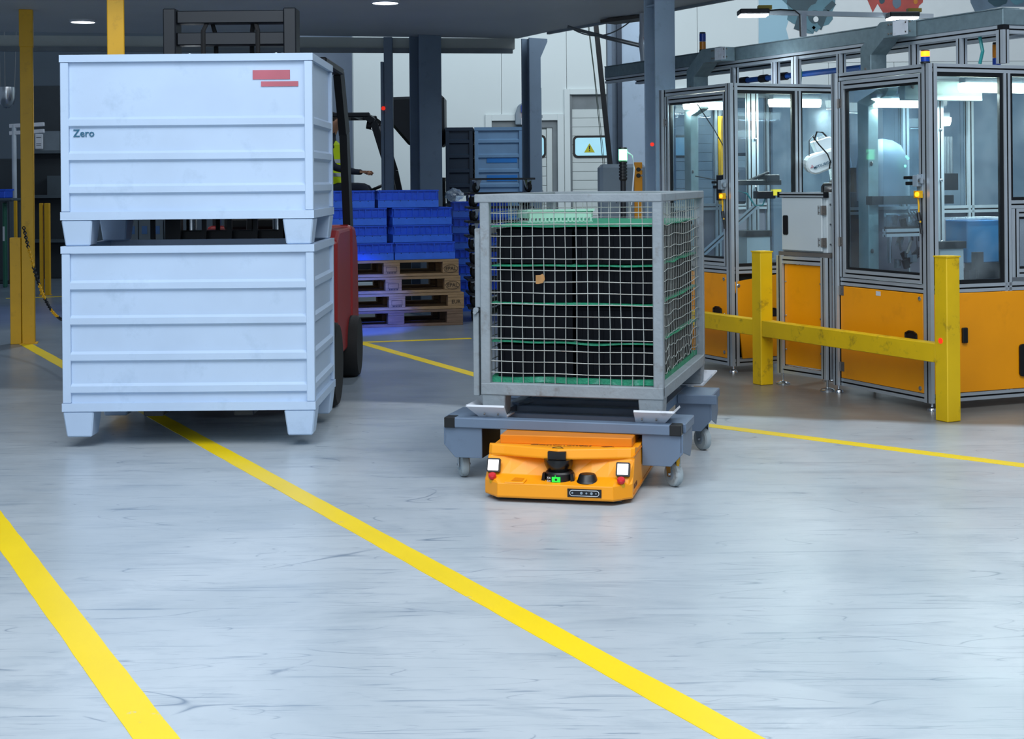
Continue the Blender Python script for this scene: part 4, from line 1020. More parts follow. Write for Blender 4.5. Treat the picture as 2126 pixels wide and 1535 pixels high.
# crate
CLn, CWd, CHt = 0.545, 0.38, 0.152
def crate_proto(loc, rz, label, group):
    t = thing('plastic_crate', label, 'crate', loc, rz, group)
    a, c = CLn / 2, CWd / 2
    m_ = MB(); th = .006; ins = .012
    m_.box(-a + ins, a - ins, -c + ins, c - ins, 0.004, 0.010)
    for (x0, x1, y0, y1) in ((-a + ins, a - ins, -c + ins, -c + ins + th), (-a + ins, a - ins, c - ins - th, c - ins), (-a + ins, -a + ins + th, -c + ins, c - ins), (a - ins - th, a - ins, -c + ins, c - ins)): m_.box(x0, x1, y0, y1, 0.006, CHt - .004)
    m_.build('crate_body', BLUEC, t)
    for z0, z1, q, nm_ in ((0.0, 0.066, 0.003, 'lower_band'), (CHt - 0.012, CHt - .001, 0.0, 'rim')):
        m_ = MB()
        m_.box(-a + q, a - q, -c + q, -c + .013, z0, z1); m_.box(-a + q, a - q, c - .013, c - q, z0, z1); m_.box(-a + q, -a + .013, -c + .013, c - .013, z0, z1); m_.box(a - .013, a - q, -c + .013, c - .013, z0, z1)
        m_.build(nm_, BLUEL2 if nm_ == 'lower_band' else BLUEC, t)
    m_ = MB()
    n = 9
    for k in range(n + 1):
        x = -a + .02 + k * (2 * a - .04) / n; wd = .006 if k % 3 else .012
        m_.box(x - wd / 2, x + wd / 2, -c + .001, -c + .013, 0.070, CHt - .014); m_.box(x - wd / 2, x + wd / 2, c - .013, c - .001, 0.070, CHt - .014)
    for k in range(7):
        y = -c + .02 + k * (2 * c - .04) / 6
        m_.box(-a + .001, -a + .013, y - .003, y + .003, 0.070, CHt - .014); m_.box(a - .013, a - .001, y - .003, y + .003, 0.070, CHt - .014)
    m_.box(-a, a, -c - .002, -c + .012, 0.066, 0.071); m_.build('ribs', BLUEC, t)['kind'] = 'stuff'
    m_ = MB()
    for k in range(7):
        x = -a + .06 + k * (2 * a - .12) / 6; m_.box(x - .004, x + .004, -c + .002, -c + .0035, 0.054, 0.059)
    m_.build('drain_holes', SLOT, t)['kind'] = 'stuff'
    return t
pz = 4 * 0.1475
gr = 'blue crates stacked on the pallets'
def cpos(px, py_rel, row, front=0.2): 
    return None
# front bottom corner x (right edge) given along pallet; local x measured from right end
def place(xl, yl, row, rz): 
    p = pr + pd * xl + pn * yl; return (p.x, p.y, pz + row * (CHt + 0.002)), pa + rz
spec = [(-0.315, 0.20, 0, 0, 'bottom row, right'), (-0.865, 0.20, 0, 0, 'bottom row, left'),
        (-0.345, 0.21, 1, 0.07, 'second row, right'), (-0.925, 0.20, 1, 0.0, 'second row, left'),
        (-0.35, 0.21, 2, 0.08, 'third row, right'), (-0.925, 0.20, 2, 0, 'third row, left'),
        (-0.46, 0.20, 3, 0.0, 'top row, right'), (-1.03, 0.20, 3, 0.0, 'top row, left'),
        (-0.315, 0.59, 0, 0, 'rear bottom row, right'), (-0.865, 0.59, 0, 0, 'rear bottom row, left')]
cp = None
for (xl, yl, row, rz, wh) in spec:
    loc, an = place(xl, yl, row, rz)
    lab = 'blue plastic crate on the pallet stack, ' + wh
    if cp is None: cp = tree(crate_proto(loc, an, lab, gr))
    else: dup(cp, loc, an, lab, gr)
# second stack of blue crates behind, seen right of the grey column
p2 = P(955, 520, 14.3)
for k in range(7):
    dup(cp, (p2.x + 0.18, 14.6, k * (CHt + .002)), 0.1, 'blue plastic crate in the stack behind the dollies, %s' % ('lowest', 'second from the floor', 'third from the floor', 'fourth from the floor', 'fifth from the floor', 'sixth from the floor', 'topmost')[k], 'blue crates behind the dollies')
# dollies
def dolly_proto(loc, rz, label, group):
    t = thing('dolly', label, 'dolly', loc, rz, group)
    m_ = MB(); z = 0.112
    for (x0, x1, y0, y1) in ((-.3, .3, -.2, -.15), (-.3, .3, .15, .2), (-.3, -.25, -.15, .15), (.25, .3, -.15, .15)): m_.box(x0, x1, y0, y1, z, z + .018)
    m_.box(-.25, .25, -.02, .02, z, z + .014)
    m_.build('deck_frame', BLACKM, t, bevel=.003)
    for sx in (-1, 1):
        for sy in (-1, 1): caster(t, sx * .24, sy * .15, z, 0.045, 0.028, 0.5 * sx + .2 * sy, RUBBER)
    return t
q2 = G(948, 672)
dz = 0.1305
dp_ = None; nm = ['lowest', 'second from the floor', 'third from the floor', 'fourth from the floor', 'fifth from the floor', 'sixth from the floor', 'seventh from the floor', 'eighth from the floor', 'ninth from the floor']
for k in range(9):
    loc = (q2.x + 0.38 + random.uniform(-.01, .01), 13.55, k * dz); an = 0.1 + random.uniform(-.04, .04)
    lab = 'black caster dolly in the tall stack beside the pallets, ' + nm[k]
    if dp_ is None: dp_ = tree(dolly_proto(loc, an, lab, 'stacked black dollies'))
    else: dup(dp_, loc, an, lab, 'stacked black dollies')
ztop = P(1020, 375, 13.55).z
dup(dp_, (q2.x + 0.42, 13.55, 9 * dz), 0.0, 'black caster dolly lying on top of the dolly stack, highest of all', 'stacked black dollies')
# crumpled clear film on the blue crate stack
m_ = bmesh.new(); bmesh.ops.create_icosphere(m_, subdivisions=3, radius=0.085)
c = P(944, 388, 14.45); c.z = 7 * (CHt + .002) + .062
for v in m_.verts:
    d_ = noise.noise(v.co * 26) * 0.035 + noise.noise(v.co * 60) * .02; v.co += v.normal * d_; v.co.z *= 0.75; v.co += V((c.x, c.y, c.z))
me = bpy.data.meshes.new('film_bag'); m_.to_mesh(me); m_.free(); me.materials.append(WRAP)
o = bpy.data.objects.new('film_bag', me); COL.objects.link(o); tag(o, 'crumpled clear plastic film on the blue crates behind the dollies', 'plastic bag')

# ------------------------------------------------------------------ COLUMNS
def hcol(px0, px1, Y, z0, z1, rot, size, label, m, name='steel_column'):
    x = ((px0 + px1) / 2 - CX) / F * Y
    t = thing(name, label, 'column', (x, Y, 0), rot, 'steel columns')
    s = size / 2; th = 0.014
    m_ = MB(); m_.box(-s, s, -s, -s + th, z0, z1); m_.build('flange', m, t, bevel=.002)
    m_ = MB(); m_.box(-s, s, s - th, s, z0, z1); m_.build('flange', m, t, bevel=.002)
    m_ = MB(); m_.box(-.005, .005, -s + th, s - th, z0, z1); m_.build('web', m, t)
    m_ = MB(); m_.box(-s - .04, s + .04, -s - .04, s + .04, 0, .015); m_.build('base_plate', m, t)
    return t
hcol(853, 917, 14.25, 0, ZC, R(28), 0.235, 'dark grey steel column behind the blue crates', COLM)
c2 = hcol(1087, 1122, 14.6, 0, ZC, R(35), 0.14, 'slim grey steel column with a conduit, left of the shutter doors', COLM)
m_ = MB(); m_.tube([(0.10, -0.02, 1.05), (0.098, -0.02, 2.2)], 0.011, 8); m_.box(.075, .115, -.03, -.01, 1.15, 1.18); m_.box(.075, .115, -.03, -.01, 1.9, 1.93); m_.build('conduit', GREYB, c2)
m_ = MB(); m_.prism([(-0.02, -.06, ZC), (0.16, -.06, ZC), (0.16, -.06, ZC - .03), (0.06, -.06, ZC - .22), (-0.02, -.06, ZC - .22)], (0, .012, 0)); m_.build('gusset', COLM, c2)
x = (806 - CX) / F * 14.3
t = thing('steel_post', 'thin dark steel post with a stepped lower half and red dot, left of the column', 'post', (x, 14.35, 0))
m_ = MB(); m_.box(-0.035, .05, -.04, .04, 0, ZC); m_.build('post_body', COLM, t, bevel=.004)
m_ = MB(); m_.box(-.066, -.036, -.05, .04, 0.3, P(800, 128, 14.3).z); m_.build('post_sleeve', COLM, t, bevel=.004)
def reddot(p, parent, ax, r=.02, name='red_dot'):
    m_ = MB(); m_.cyl(p, V(p) + V(ax) * .003, r, 14); return m_.build(name, REDL, parent, world=True, label='small red reflector dot')
d_ = P(796, 225, 14.295); reddot(d_, t, (0, -1, 0), .02)
# pale column beside the machines
c4 = hcol(1345, 1398, 11.0, 0, 3.6, R(24), 0.17, 'pale blue steel column left of the glazed machine cells', COLL)
m_ = MB(); m_.box(-.07, .08, -.07, .07, P(1380, 14, 11).z, P(1380, 14, 11).z + .012); m_.build('stiffener', COLL, c4)
d_ = P(1354, 300, 10.87); reddot(d_, c4, (0, -1, 0), .015)
Y3 = 15.6
x0, x1 = (1262 - CX) / F * Y3, (1342 - CX) / F * Y3
t = thing('steel_column', 'wide grey column in front of the shutter door, behind the pale column', 'column', ((x0 + x1) / 2, Y3, 0), 0, 'steel columns')
hw3 = (x1 - x0) / 2
m_ = MB(); m_.box(-hw3, -hw3 + .045, -.12, .12, 0, 3.6); m_.build('flange', COLM, t)
m_ = MB(); m_.box(-hw3 + .045, -hw3 + .10, -.06, .06, 0, 3.6); m_.build('web', COLM, t)
m_ = MB(); m_.box(-hw3 + .10, -hw3 + .15, -.14, .12, 0, 3.6); m_.build('flange', mat('column_navy', '#27384A', 0.5), t)
m_ = MB(); m_.box(-hw3 + .15, hw3, -.05, .05, 0, 3.6); m_.build('side_plate', COLL, t)
# diagonal strut, rope, cables
m_ = MB(); m_.bar(P(1235, 30, 14.9), P(1297, 637, 14.9) , 0.05, 0.03, (1, 0, 0)); tag(m_.build('diagonal_strut', BLACKM), 'black slanting strut in front of the wide grey column', 'strut')
m_ = MB(); m_.tube([P(1218, 30, 14.7), P(1233, 150, 14.7), P(1246, 280, 14.7), P(1258, 400, 14.7), P(1272, 640, 14.7)], .004, 5); m_.tube([P(1220, 30, 14.7), P(1240, 200, 14.7), P(1262, 400, 14.7), P(1284, 640, 14.7)], .003, 5); tag(m_.build('pull_rope', mat('rope_olive', '#3E4A44', 0.7)), 'thin dark pull rope hanging left of the slanting strut', 'rope')
m_ = MB(); m_.tube([P(1178, 55, 12.9), P(1200, 62, 12.9), P(1262, 80, 12.9), P(1332, 97, 12.9)], .014, 6); m_.tube([P(1190, 58, 12.85), P(1262, 76, 12.85), P(1332, 92, 12.85)], .008, 6)
tag(m_.build('cable_bundle', CABLE), 'bundle of dark cables crossing from the soffit edge to the pale column', 'cable')
m_ = MB(); pts = []
for k in range(13):
    s = k / 12; pts.append(P(1188 + (1308 - 1188) * s, 60 + (45 - 60) * s + 85 * s * (1 - s) * (1.0), 12.7))
m_.tube(pts, .006, 6); tag(m_.build('hanging_cable', CABLE), 'single grey cable sagging under the soffit edge', 'cable')
m_ = MB(); m_.tube([P(1333, 28, 12.4), P(1333, 70, 12.4), P(1331, 90, 12.4), P(1334, 112, 12.4), P(1336, 140, 12.4)], .022, 8); tag(m_.build('cable_conduit', CABLEW, smooth=True), 'pale corrugated cable hose hanging beside the pale column', 'hose')
m_ = MB(); m_.tube([P(1341, 30, 12.3), P(1346, 70, 12.3), P(1338, 78, 12.3), P(1340, 95, 12.3)], .008, 6); tag(m_.build('red_connector_cable', REDB), 'short red connector cable beside the pale hose', 'cable')
m_ = MB(); a = P(1262, 46, 12.9); c = P(1340, 36, 12.6)
m_.bar(a, c, .2, .03)
for k in range(5): m_.tube([a + V((0, -.1 + k * .04, .02)), (a + c) / 2 + V((0, -.1 + k * .045, .035 - .01 * (k % 2))), c + V((0, -.08 + k * .04, .02))], .012, 5)
tag(m_.build('cable_tray', mat('tray_brown', '#4A4744', 0.6)), 'cable tray full of brown cables under the soffit corner', 'cable tray')
# beacon over door 1
pb = P(1086, 232, YW - .16)
t = thing('wall_beacon', 'grey wall beacon with a blue lens above the first shutter door', 'beacon', (pb.x, YW - 0.06, pb.z - .18))
m_ = MB(); prof = [(-.11, 0), (.11, 0), (.11, .16), (.07, .27), (0, .31), (-.07, .27), (-.11, .16)]
m_.prism([(x, -.10, z) for x, z in prof], (0, .10, 0)); m_.build('housing', GREYB, t, bevel=.01)
m_ = MB(); m_.box(-.03, .09, -.13, -.10, .17, .27); m_.build('blue_lens', BLUEL, t); m_ = MB(); m_.box(.0, .07, -.125, -.10, .11, .16); m_.build('orange_lens', AMBERL, t); m_ = MB(); m_.box(-.03, .09, -.12, -.10, .0, .09); m_.build('white_label', CRAD, t)

# ------------------------------------------------------------------ MURAL ON THE RIGHT OF THE WALL
mu0, mu1 = xw(1575), 11.5
YM = YW - 0.075
t = thing('wall_mural', 'large printed mural of machined car parts on the upper right wall', 'mural', (mu0, YM, 2.9))
m_ = MB(); m_.box(mu0, mu1, YM, YM + .012, 2.9, 5.6); m_.build('mural_sheet', POSTER_W, t, world=True)
def blob(cx_, cy_, rx, ry, mt, seed, name, off, k=30, amp=.12, holes=0):
    random.seed(seed); pts = []
    for i in range(k):
        a = 2 * math.pi * i / k; r_ = 1 + amp * (1 if (i // 2) % 2 else -1) * random.random()
        p = P(cx_ + rx * r_ * math.cos(a), cy_ - ry * r_ * math.sin(a), YM - off); pts.append(p)
    m_ = MB(); m_.prism(pts, (0, .002, 0)); return m_.build(name, mt, t, world=True)
def strip(pl, wd, mt, name, off):
    m_ = MB(); q = [P(a, c, YM - off) for a, c in pl]
    for i in range(len(q) - 1): m_.bar(q[i], q[i + 1], .002, wd, (0, 1, 0))
    return m_.build(name, mt, t, world=True)
m_ = MB(); pl = [P(a, c, YM - .003) for a, c in ((1575, 130), (1575, -150), (1668, -150), (1650, 0), (1632, 60), (1640, 90), (1640, 130))]; m_.prism(pl, (0, .002, 0)); m_.build('pale_blue_field', POSTER_B, t, world=True)
blob(1682, -2, 54, 66, POSTER_T2, 4, 'printed_disc', .006)
blob(1664, -14, 32, 40, POSTER_T, 9, 'printed_disc', .008, 24, .15)
blob(1692, 35, 14, 14, POSTER_T, 5, 'printed_hole', .010, 20, .03); blob(1694, 40, 5.5, 6, POSTER_W, 6, 'printed_hole', .012, 16, .02); blob(1685, -20, 12, 12, POSTER_W, 7, 'printed_hole', .012, 16, .05)
strip([(1655, 62), (1665, 30), (1640, 0)], .10, POSTER_T, 'printed_rib', .012); strip([(1700, 60), (1716, 20), (1732, 5)], .08, POSTER_T, 'printed_rib', .012)
strip([(1672, 50), (1690, 62), (1700, 52)], .09, POSTER_T2, 'printed_rib', .014)
m_ = MB(); pl = [P(a, c, YM - .004) for a, c in ((1800, -60), (1801, 0), (1812, 26), (1822, 8), (1838, 34), (1860, 28), (1880, 30), (1904, 30), (1908, 12), (1916, 5), (1920, -60))]; m_.prism(pl, (0, .002, 0)); m_.build('printed_caliper', POSTER_R, t, world=True)
blob(1862, 4, 9, 14, POSTER_G, 11, 'printed_hole', .008, 20, .05); blob(1831, 0, 6, 8, POSTER_T, 12, 'printed_hole', .008, 16, .05); blob(1901, 3, 4.5, 5.5, AMBER, 13, 'printed_bolt', .008, 14, .02)
m_ = MB(); pl = [P(a, c, YM - .004) for a, c in ((2012, -60), (2015, 5), (2024, 24), (2080, 14), (2110, 14), (2140, 14), (2140, -60))]; m_.prism(pl, (0, .002, 0)); m_.build('printed_housing', POSTER_G, t, world=True)
blob(2072, -2, 20, 15, POSTER_T, 14, 'printed_hole', .008, 20, .1); blob(2112, -2, 14, 12, POSTER_T2, 15, 'printed_hole', .008, 20, .1)
random.seed(21)

# ------------------------------------------------------------------ MACHINE CELLS
U = V((0.413, -0.911, 0)).normalized(); Nn = V((0.929, 0.370, 0)).normalized()
UA = V((0.443, -0.896, 0)).normalized()
PS = 0.045
def outn(d):      # outward normal of a face running along d (left -> right seen from outside)
    return V((d.y, -d.x, 0))
def bolt(p, ax, r, parent, m=CHROME):
    k = MB(); k.lathe([(r, 0), (r, .003), (r * .7, .006), (r * .2, .007)], p, 12, ax); return k.build('bolt', m, parent, world=True, smooth=True)
class Face:
    def __init__(s, O, d, root): s.O = V(O); s.d = d; s.n = outn(d); s.t = root
    def p(s, t, z, off=0): return s.O + s.d * t + s.n * off + V((0, 0, z))
    def post(s, t, z0, z1, w=PS, nw=1, off=0.0, dp=PS, name='post', par=None):
        return MB().prof(s.p(t, z0, off - dp / 2), s.p(t, z1, off - dp / 2), s.d, w, dp, nw, 1).build(name, [ALU, SLOT], par or s.t, world=True)
    def rail(s, t0, t1, z, h=PS, nh=1, off=0.0, dp=PS, name='rail', par=None):
        m_ = MB().prof(s.p(t0, z, off - dp / 2), s.p(t1, z, off - dp / 2), Z, h, dp, nh, 1)
        return m_.build(name, [ALU, SLOT], par or s.t, world=True)
    def slab(s, t0, t1, z0, z1, off, th, m, name, par=None, bevel=0, label=None):
        k = MB(); k.hexa([s.p(t0, z0, off), s.p(t1, z0, off), s.p(t1, z0, off - th), s.p(t0, z0, off - th), s.p(t0, z1, off), s.p(t1, z1, off), s.p(t1, z1, off - th), s.p(t0, z1, off - th)])
        return k.build(name, m, par or s.t, world=True, bevel=bevel, label=label)
    def hinge(s, t, z, par=None):
        k = MB()
        for a in (-1, 1): k.hexa([s.p(t + a * .004, z - .028, .006), s.p(t + a * .034, z - .028, .006), s.p(t + a * .034, z - .028, 0), s.p(t + a * .004, z - .028, 0), s.p(t + a * .004, z + .028, .006), s.p(t + a * .034, z + .028, .006), s.p(t + a * .034, z + .028, 0), s.p(t + a * .004, z + .028, 0)])
        k.cyl(s.p(t, z - .026, .006), s.p(t, z + .026, .006), .006, 8)
        for a in (-.02, .02):
            for b_ in (-.014, .014): k.cyl(s.p(t + a, z + b_, .006), s.p(t + a, z + b_, .009), .004, 8)
        return k.build('hinge', HINGE, par or s.t, world=True)
def foot(p, root, r=.028, h=.045):
    k = MB(); k.lathe([(r, 0), (r, .006), (r * .8, .016), (r * .3, .022), (.007, .024), (.007, h + .01)], (p.x, p.y, 0), 18); return k.build('levelling_foot', CHROME, root, world=True, smooth=True)
def grip(face, t, z, par, wd=.04, hh=.028):
    k = MB(); k.hexa([face.p(t - wd, z - hh, .008), face.p(t + wd, z - hh, .008), face.p(t + wd, z - hh, -.01), face.p(t - wd, z - hh, -.01), face.p(t - wd, z + hh, .008), face.p(t + wd, z + hh, .008), face.p(t + wd, z + hh, -.01), face.p(t - wd, z + hh, -.01)])
    o = k.build('grip_recess', SLOT, par, world=True)
    k = MB(); pts = [face.p(t - wd - .004, z - hh, .009), face.p(t - wd - .004, z + hh * .7, .009), face.p(t - wd * .4, z + hh + .006, .009), face.p(t + wd * .4, z + hh + .006, .009), face.p(t + wd + .004, z + hh * .7, .009), face.p(t + wd + .004, z - hh, .009)]
    for i in range(5): k.bar(pts[i], pts[i + 1], .009, .008)
    k.build('grip_rim', BLACK, par, world=True)
    return o
def door_with_frame(fc, t0, t1, z0, z1, glass, hinge_t=None, hz=(), dbl=False):
    """glazed door: four slotted stiles/rails with rubber seal, the pane and hinges"""
    fr = fc.post(t0 + PS / 2, z0, z1, off=.006, name='glazed_door')
    for a in (fc.post(t1 - PS / 2, z0, z1, off=.006, name='stile', par=fr), fc.rail(t0 + PS, t1 - PS, z0 + PS / 2, off=.006, name='door_rail', par=fr), fc.rail(t0 + PS, t1 - PS, z1 - PS / 2, off=.006, name='door_rail', par=fr)): pass
    seal(fc, t0 + PS, t1 - PS, z0 + PS, z1 - PS, fr)
    fc.slab(t0 + PS, t1 - PS, z0 + PS, z1 - PS, -.014, .006, glass, 'pane', fr)
    for z in hz: fc.hinge(hinge_t, z, fr)
    return fr
def seal(fc, t0, t1, z0, z1, par, w=.014, off=-.006, dp=.02):
    k = MB()
    for (a, b_, c, d_) in ((t0, t0 + w, z0, z1), (t1 - w, t1, z0, z1), (t0 + w, t1 - w, z0, z0 + w), (t0 + w, t1 - w, z1 - w, z1)):
        k.hexa([fc.p(a, c, off), fc.p(b_, c, off), fc.p(b_, c, off - dp), fc.p(a, c, off - dp), fc.p(a, d_, off), fc.p(b_, d_, off), fc.p(b_, d_, off - dp), fc.p(a, d_, off - dp)])
    return k.build('seal', BLACK, par, world=True)
def cell(corner, dl, Ll, Lr, ztop, zdeck, label, pieces):
    C = V(corner); root = thing('machine_cell', label, 'machine', (C.x, C.y, 0), 0, 'glazed machine cells')
    Lp = C - dl * Ll
    f1 = Face(Lp, dl, root); f2 = Face(C, Nn, root)
    zb = 0.045
    # back faces
    fb = Face(Lp + Nn * Lr, -Nn, root)      # rear long face (towards the wall), running right->left
    fe = Face(C + Nn * Lr, -dl, root)       # far end face
    # corner posts
    cw = 0.058
    MB().prof(C + V((0, 0, zb)) - Nn * 0.0 - f2.n * 0.02 - f1.n * .02, C + V((0, 0, ztop)) - f2.n * 0.02 - f1.n * .02, dl, cw, cw).build('post', [ALU, SLOT], root, world=True)
    for q in (Lp, Lp + Nn * Lr, C + Nn * Lr):
        MB().prof(q + V((0, 0, zb)), q + V((0, 0, ztop)), Nn, PS, PS).build('post', [ALU, SLOT], root, world=True)
        foot(q, root)
    foot(C - f1.n * .02 - f2.n * .02, root)
    return root, f1, f2, fb, fe, C, Lp
# ---------- cell B (right)
ZTB, ZDB = 1.90, 0.665
rB, f1, f2, fb, fe, CB, LB = cell((2.274, 8.0, 0), U, 0.82, 1.45, ZTB, ZDB, 'glazed aluminium machine cell with yellow panels on the right, door facing the guard rail', None)
L1 = 0.82
f1.rail(.0225, L1 - .03, ZTB - PS / 2); f1.rail(.0225, L1 - .03, ZDB); f1.rail(.0225, L1 - .03, .0675)
door_with_frame(f1, .028, L1 - .035, ZDB + .028, ZTB - PS - .006, PANED, .004 + .02, (1.72, .90))
yp = f1.slab(.03, L1 - .06, .093, ZDB - .028, .004, .012, PANEL, 'yellow_panel', bevel=.002)
for (t_, z_) in ((L1 - .085, ZDB - .055), (L1 - .085, .118)): bolt(f1.p(t_, z_, .004), f1.n, .013, yp)
bolt(f1.p(L1 - .08, .38, .004), f1.n, .005, yp)
grip(f1, L1 - .155, .395, yp, .042, .024)
for z_ in (.61, .16): f1.hinge(.026, z_, yp)
f1.slab(.36, .40, ZDB - .062, ZDB - .037, .0055, .0015, CRAD, 'type_label', yp)
# face 2
f2.rail(.01, 1.42, ZTB - PS / 2); f2.rail(.01, 1.42, ZDB); f2.rail(.01, 1.42, .0675)
f2.post(.53, .09, ZTB - PS); f2.post(1.0, .09, ZTB - PS)
seal(f2, .012, .507, ZDB + .022, ZTB - PS, rB, .024); f2.slab(.012, .507, ZDB + .022, ZTB - PS, -.014, .006, PANE, 'pane')
seal(f2, .553, .977, 1.145, ZTB - PS, rB, .018); f2.slab(.553, .977, 1.145, ZTB - PS, -.014, .006, PANE, 'pane')
f2.rail(.553, .977, 1.122)
door_with_frame(f2, .555, .975, ZDB + .05, 1.098, PANE)
f2.slab(1.023, 1.42, ZDB + .022, ZTB - PS, -.014, .006, PANE, 'pane')
yp2 = f2.slab(.012, .70, .093, ZDB - .026, .004, .012, PANEL, 'yellow_panel', bevel=.002)
f2.slab(.705, 1.42, .093, ZDB - .026, .004, .012, PANEL, 'yellow_panel', bevel=.002)
f2.slab(.20, .235, .365, .45, .02, .018, BLACK, 'bar_handle', yp2, bevel=.004)
k = MB(); k.prism([f2.p(.63 + q.x, .25 + q.z, .006) for q in rrect(0, 0, .04, .09, .02, 0)], f2.n * .01); k.build('vent_cover', BLACK, yp2, world=True)
# ---------- cell A (left)
ZTA, ZDA = 1.91, 0.675
rA, a1, a2, ab, ae, CA, LA = cell((1.44, 9.66, 0), UA, 0.825, 0.86, ZTA, ZDA, 'glazed aluminium machine cell further back, left of the pale control cabinet', None)
L1 = 0.825
a1.rail(.0225, L1 - .03, ZTA - PS / 2); a1.rail(.0225, L1 - .03, ZDA); a1.rail(.0225, L1 - .03, .0675)
door_with_frame(a1, .028, L1 - .035, ZDA + .028, ZTA - PS - .006, PANED, .024, (1.68, .92))
ya = a1.slab(.03, L1 - .06, .093, ZDA - .028, .004, .012, PANEL, 'yellow_panel', bevel=.002)
for (t_, z_) in ((L1 - .085, ZDA - .06), (L1 - .085, .13)): bolt(a1.p(t_, z_, .004), a1.n, .013, ya)
bolt(a1.p(L1 - .08, .385, .004), a1.n, .005, ya)
grip(a1, L1 - .16, .395, ya, .042, .024)
a2.rail(.01, .83, ZTA - PS / 2); a2.rail(.01, .83, ZDA); a2.rail(.01, .83, .0675)
a2.post(.52, .09, ZTA - PS)
seal(a2, .012, .497, ZDA + .022, ZTA - PS, rA, .022); a2.slab(.012, .497, ZDA + .022, ZTA - PS, -.014, .006, PANE, 'pane')
seal(a2, .543, .84, ZDA + .022, ZTA - PS, rA, .014); a2.slab(.543, .84, ZDA + .022, ZTA - PS, -.014, .006, PANE, 'pane')
# crooked, badly seated yellow panel with dark gap over it
k = MB(); q = [a2.p(.018, .60, .006), a2.p(.50, .66, .006), a2.p(.50, .10, .006), a2.p(.075, .093, .006)]
k.prism(q, -a2.n * .012); yq = k.build('yellow_panel', PANEL, rA, world=True, label='crooked yellow panel')
bolt(a2.p(.045, .575, .006), a2.n, .013, yq); grip(a2, .30, .385, yq, .042, .024)
a2.slab(.012, .497, .093, ZDA - .03, -.04, .01, SLOT, 'gap_shade_sheet')  # black sheet that paints in the shade seen through the panel gap
a2.slab(.543, .84, .093, ZDA - .028, .004, .012, PANEL, 'yellow_panel')

# interiors, shared layout
DUCT = mat('duct_galvanised', '#8FA3A4', 0.45, 0.25, var=0.14, scale=14)
def duct_path(pts, w_s, d_s, side, name, par, m=DUCT):
    """square duct along a bent path (mitred), built as one mesh"""
    pts = [V(p) for p in pts]; sd = V(side).normalized(); rings = []
    for i, p in enumerate(pts):
        a = (pts[i] - pts[i - 1]).normalized() if i else (pts[1] - pts[0]).normalized()
        b_ = (pts[i + 1] - pts[i]).normalized() if i < len(pts) - 1 else a
        m_dir = (a + b_).normalized(); u = sd.cross(m_dir).normalized(); sc = 1 / max(.5, m_dir.dot(a))
        rings.append([p + sd * d_s / 2 * i_ + u * w_s / 2 * sc * j_ for i_, j_ in ((-1, -1), (1, -1), (1, 1), (-1, 1))])
    k = MB(); vs = [v for r_ in rings for v in r_]; fs = []
    for i in range(len(rings) - 1):
        for j in range(4): fs.append((i * 4 + j, i * 4 + (j + 1) % 4, i * 4 + 4 + (j + 1) % 4, i * 4 + 4 + j))
    fs += [(3, 2, 1, 0), tuple(len(vs) - 4 + j for j in range(4))]
    k.add(vs, fs); return k.build(name, m, par, world=True, bevel=.003)
def interior(root, f1, f2, C, dl, Ll, Lr, zt, zd, lum):
    ctr = lambda a, b_, z: C - dl * a + Nn * b_ + V((0, 0, z))    # a: depth back from corner along -dl, b_: along the long face
    k = MB(); q = [ctr(.03, .03, zd - .02), ctr(.03, Lr - .03, zd - .02), ctr(Ll - .03, Lr - .03, zd - .02), ctr(Ll - .03, .03, zd - .02)]; k.prism(q, (0, 0, .03)); k.build('deck_plate', DECK, root, world=True)
    k = MB(); q = [ctr(.03, .03, zt - .03), ctr(.03, Lr - .03, zt - .03), ctr(Ll - .03, Lr - .03, zt - .03), ctr(Ll - .03, .03, zt - .03)]; k.prism(q, (0, 0, .008)); k.build('roof_plate', CRAD, root, world=True)
    # rear face: posts, mid rail, lower panels, upper panes
    fb = Face(ctr(Ll, Lr, 0), -Nn, root)
    fr = Face(ctr(Ll, 0, 0), Nn, root)
    nb = max(2, int(Lr / .45))
    for k_ in range(1, nb): fr.post(Lr * k_ / nb, zd, zt - PS, off=.02)
    for z in (zd, zt - PS / 2, 1.08): fr.rail(.03, Lr - .03, z, off=.02)
    fr.slab(.03, Lr - .03, zd + .02, 1.06, -.01, .006, MAUVE, 'rear_panel')
    fr.slab(.03, Lr - .03, 1.10, zt - PS, -.01, .006, PANER, 'pane')
    fr.slab(.03, Lr - .03, .09, zd - .02, -.01, .006, PANEL, 'yellow_panel')
    fe = Face(ctr(0, Lr, 0), -dl, root)
    for z in (zd, zt - PS / 2): fe.rail(.03, Ll - .03, z)
    fe.slab(.03, Ll - .03, zd + .02, zt - PS, -.01, .006, PANER, 'pane')
    return ctr, fr
def cell_lamp(root, p0, p1, power, wd=.07):
    p0, p1 = V(p0), V(p1); d_ = (p1 - p0)
    k = MB(); k.bar(p0 + V((0, 0, .035)), p1 + V((0, 0, .035)), wd * .8, .03); lf = k.build('lamp_housing', GREYB, root, world=True, bevel=.004)
    k = MB(); s_ = V((-d_.y, d_.x, 0)).normalized(); e_ = d_.normalized()
    prof = [(-wd / 2, .02), (-wd / 2, -.005), (-wd * .3, -.03), (wd * .3, -.03), (wd / 2, -.005), (wd / 2, .02)]
    k.prism([p0 + s_ * a + V((0, 0, b_)) for a, b_ in prof], d_); k.build('diffuser', LAMPC, lf, world=True)
    area('cell_light', (p0 + p1) / 2 - V((0, 0, .04)), (p0 + p1) / 2 - V((0, 0, 1)), d_.length, wd, power, (0.88, 1.0, 0.97)).rotation_euler = (0, 0, math.atan2(d_.y, d_.x))
ctr, frA = interior(rA, a1, a2, CA, UA, .825, .86, ZTA, ZDA, 1)
cA = ctr
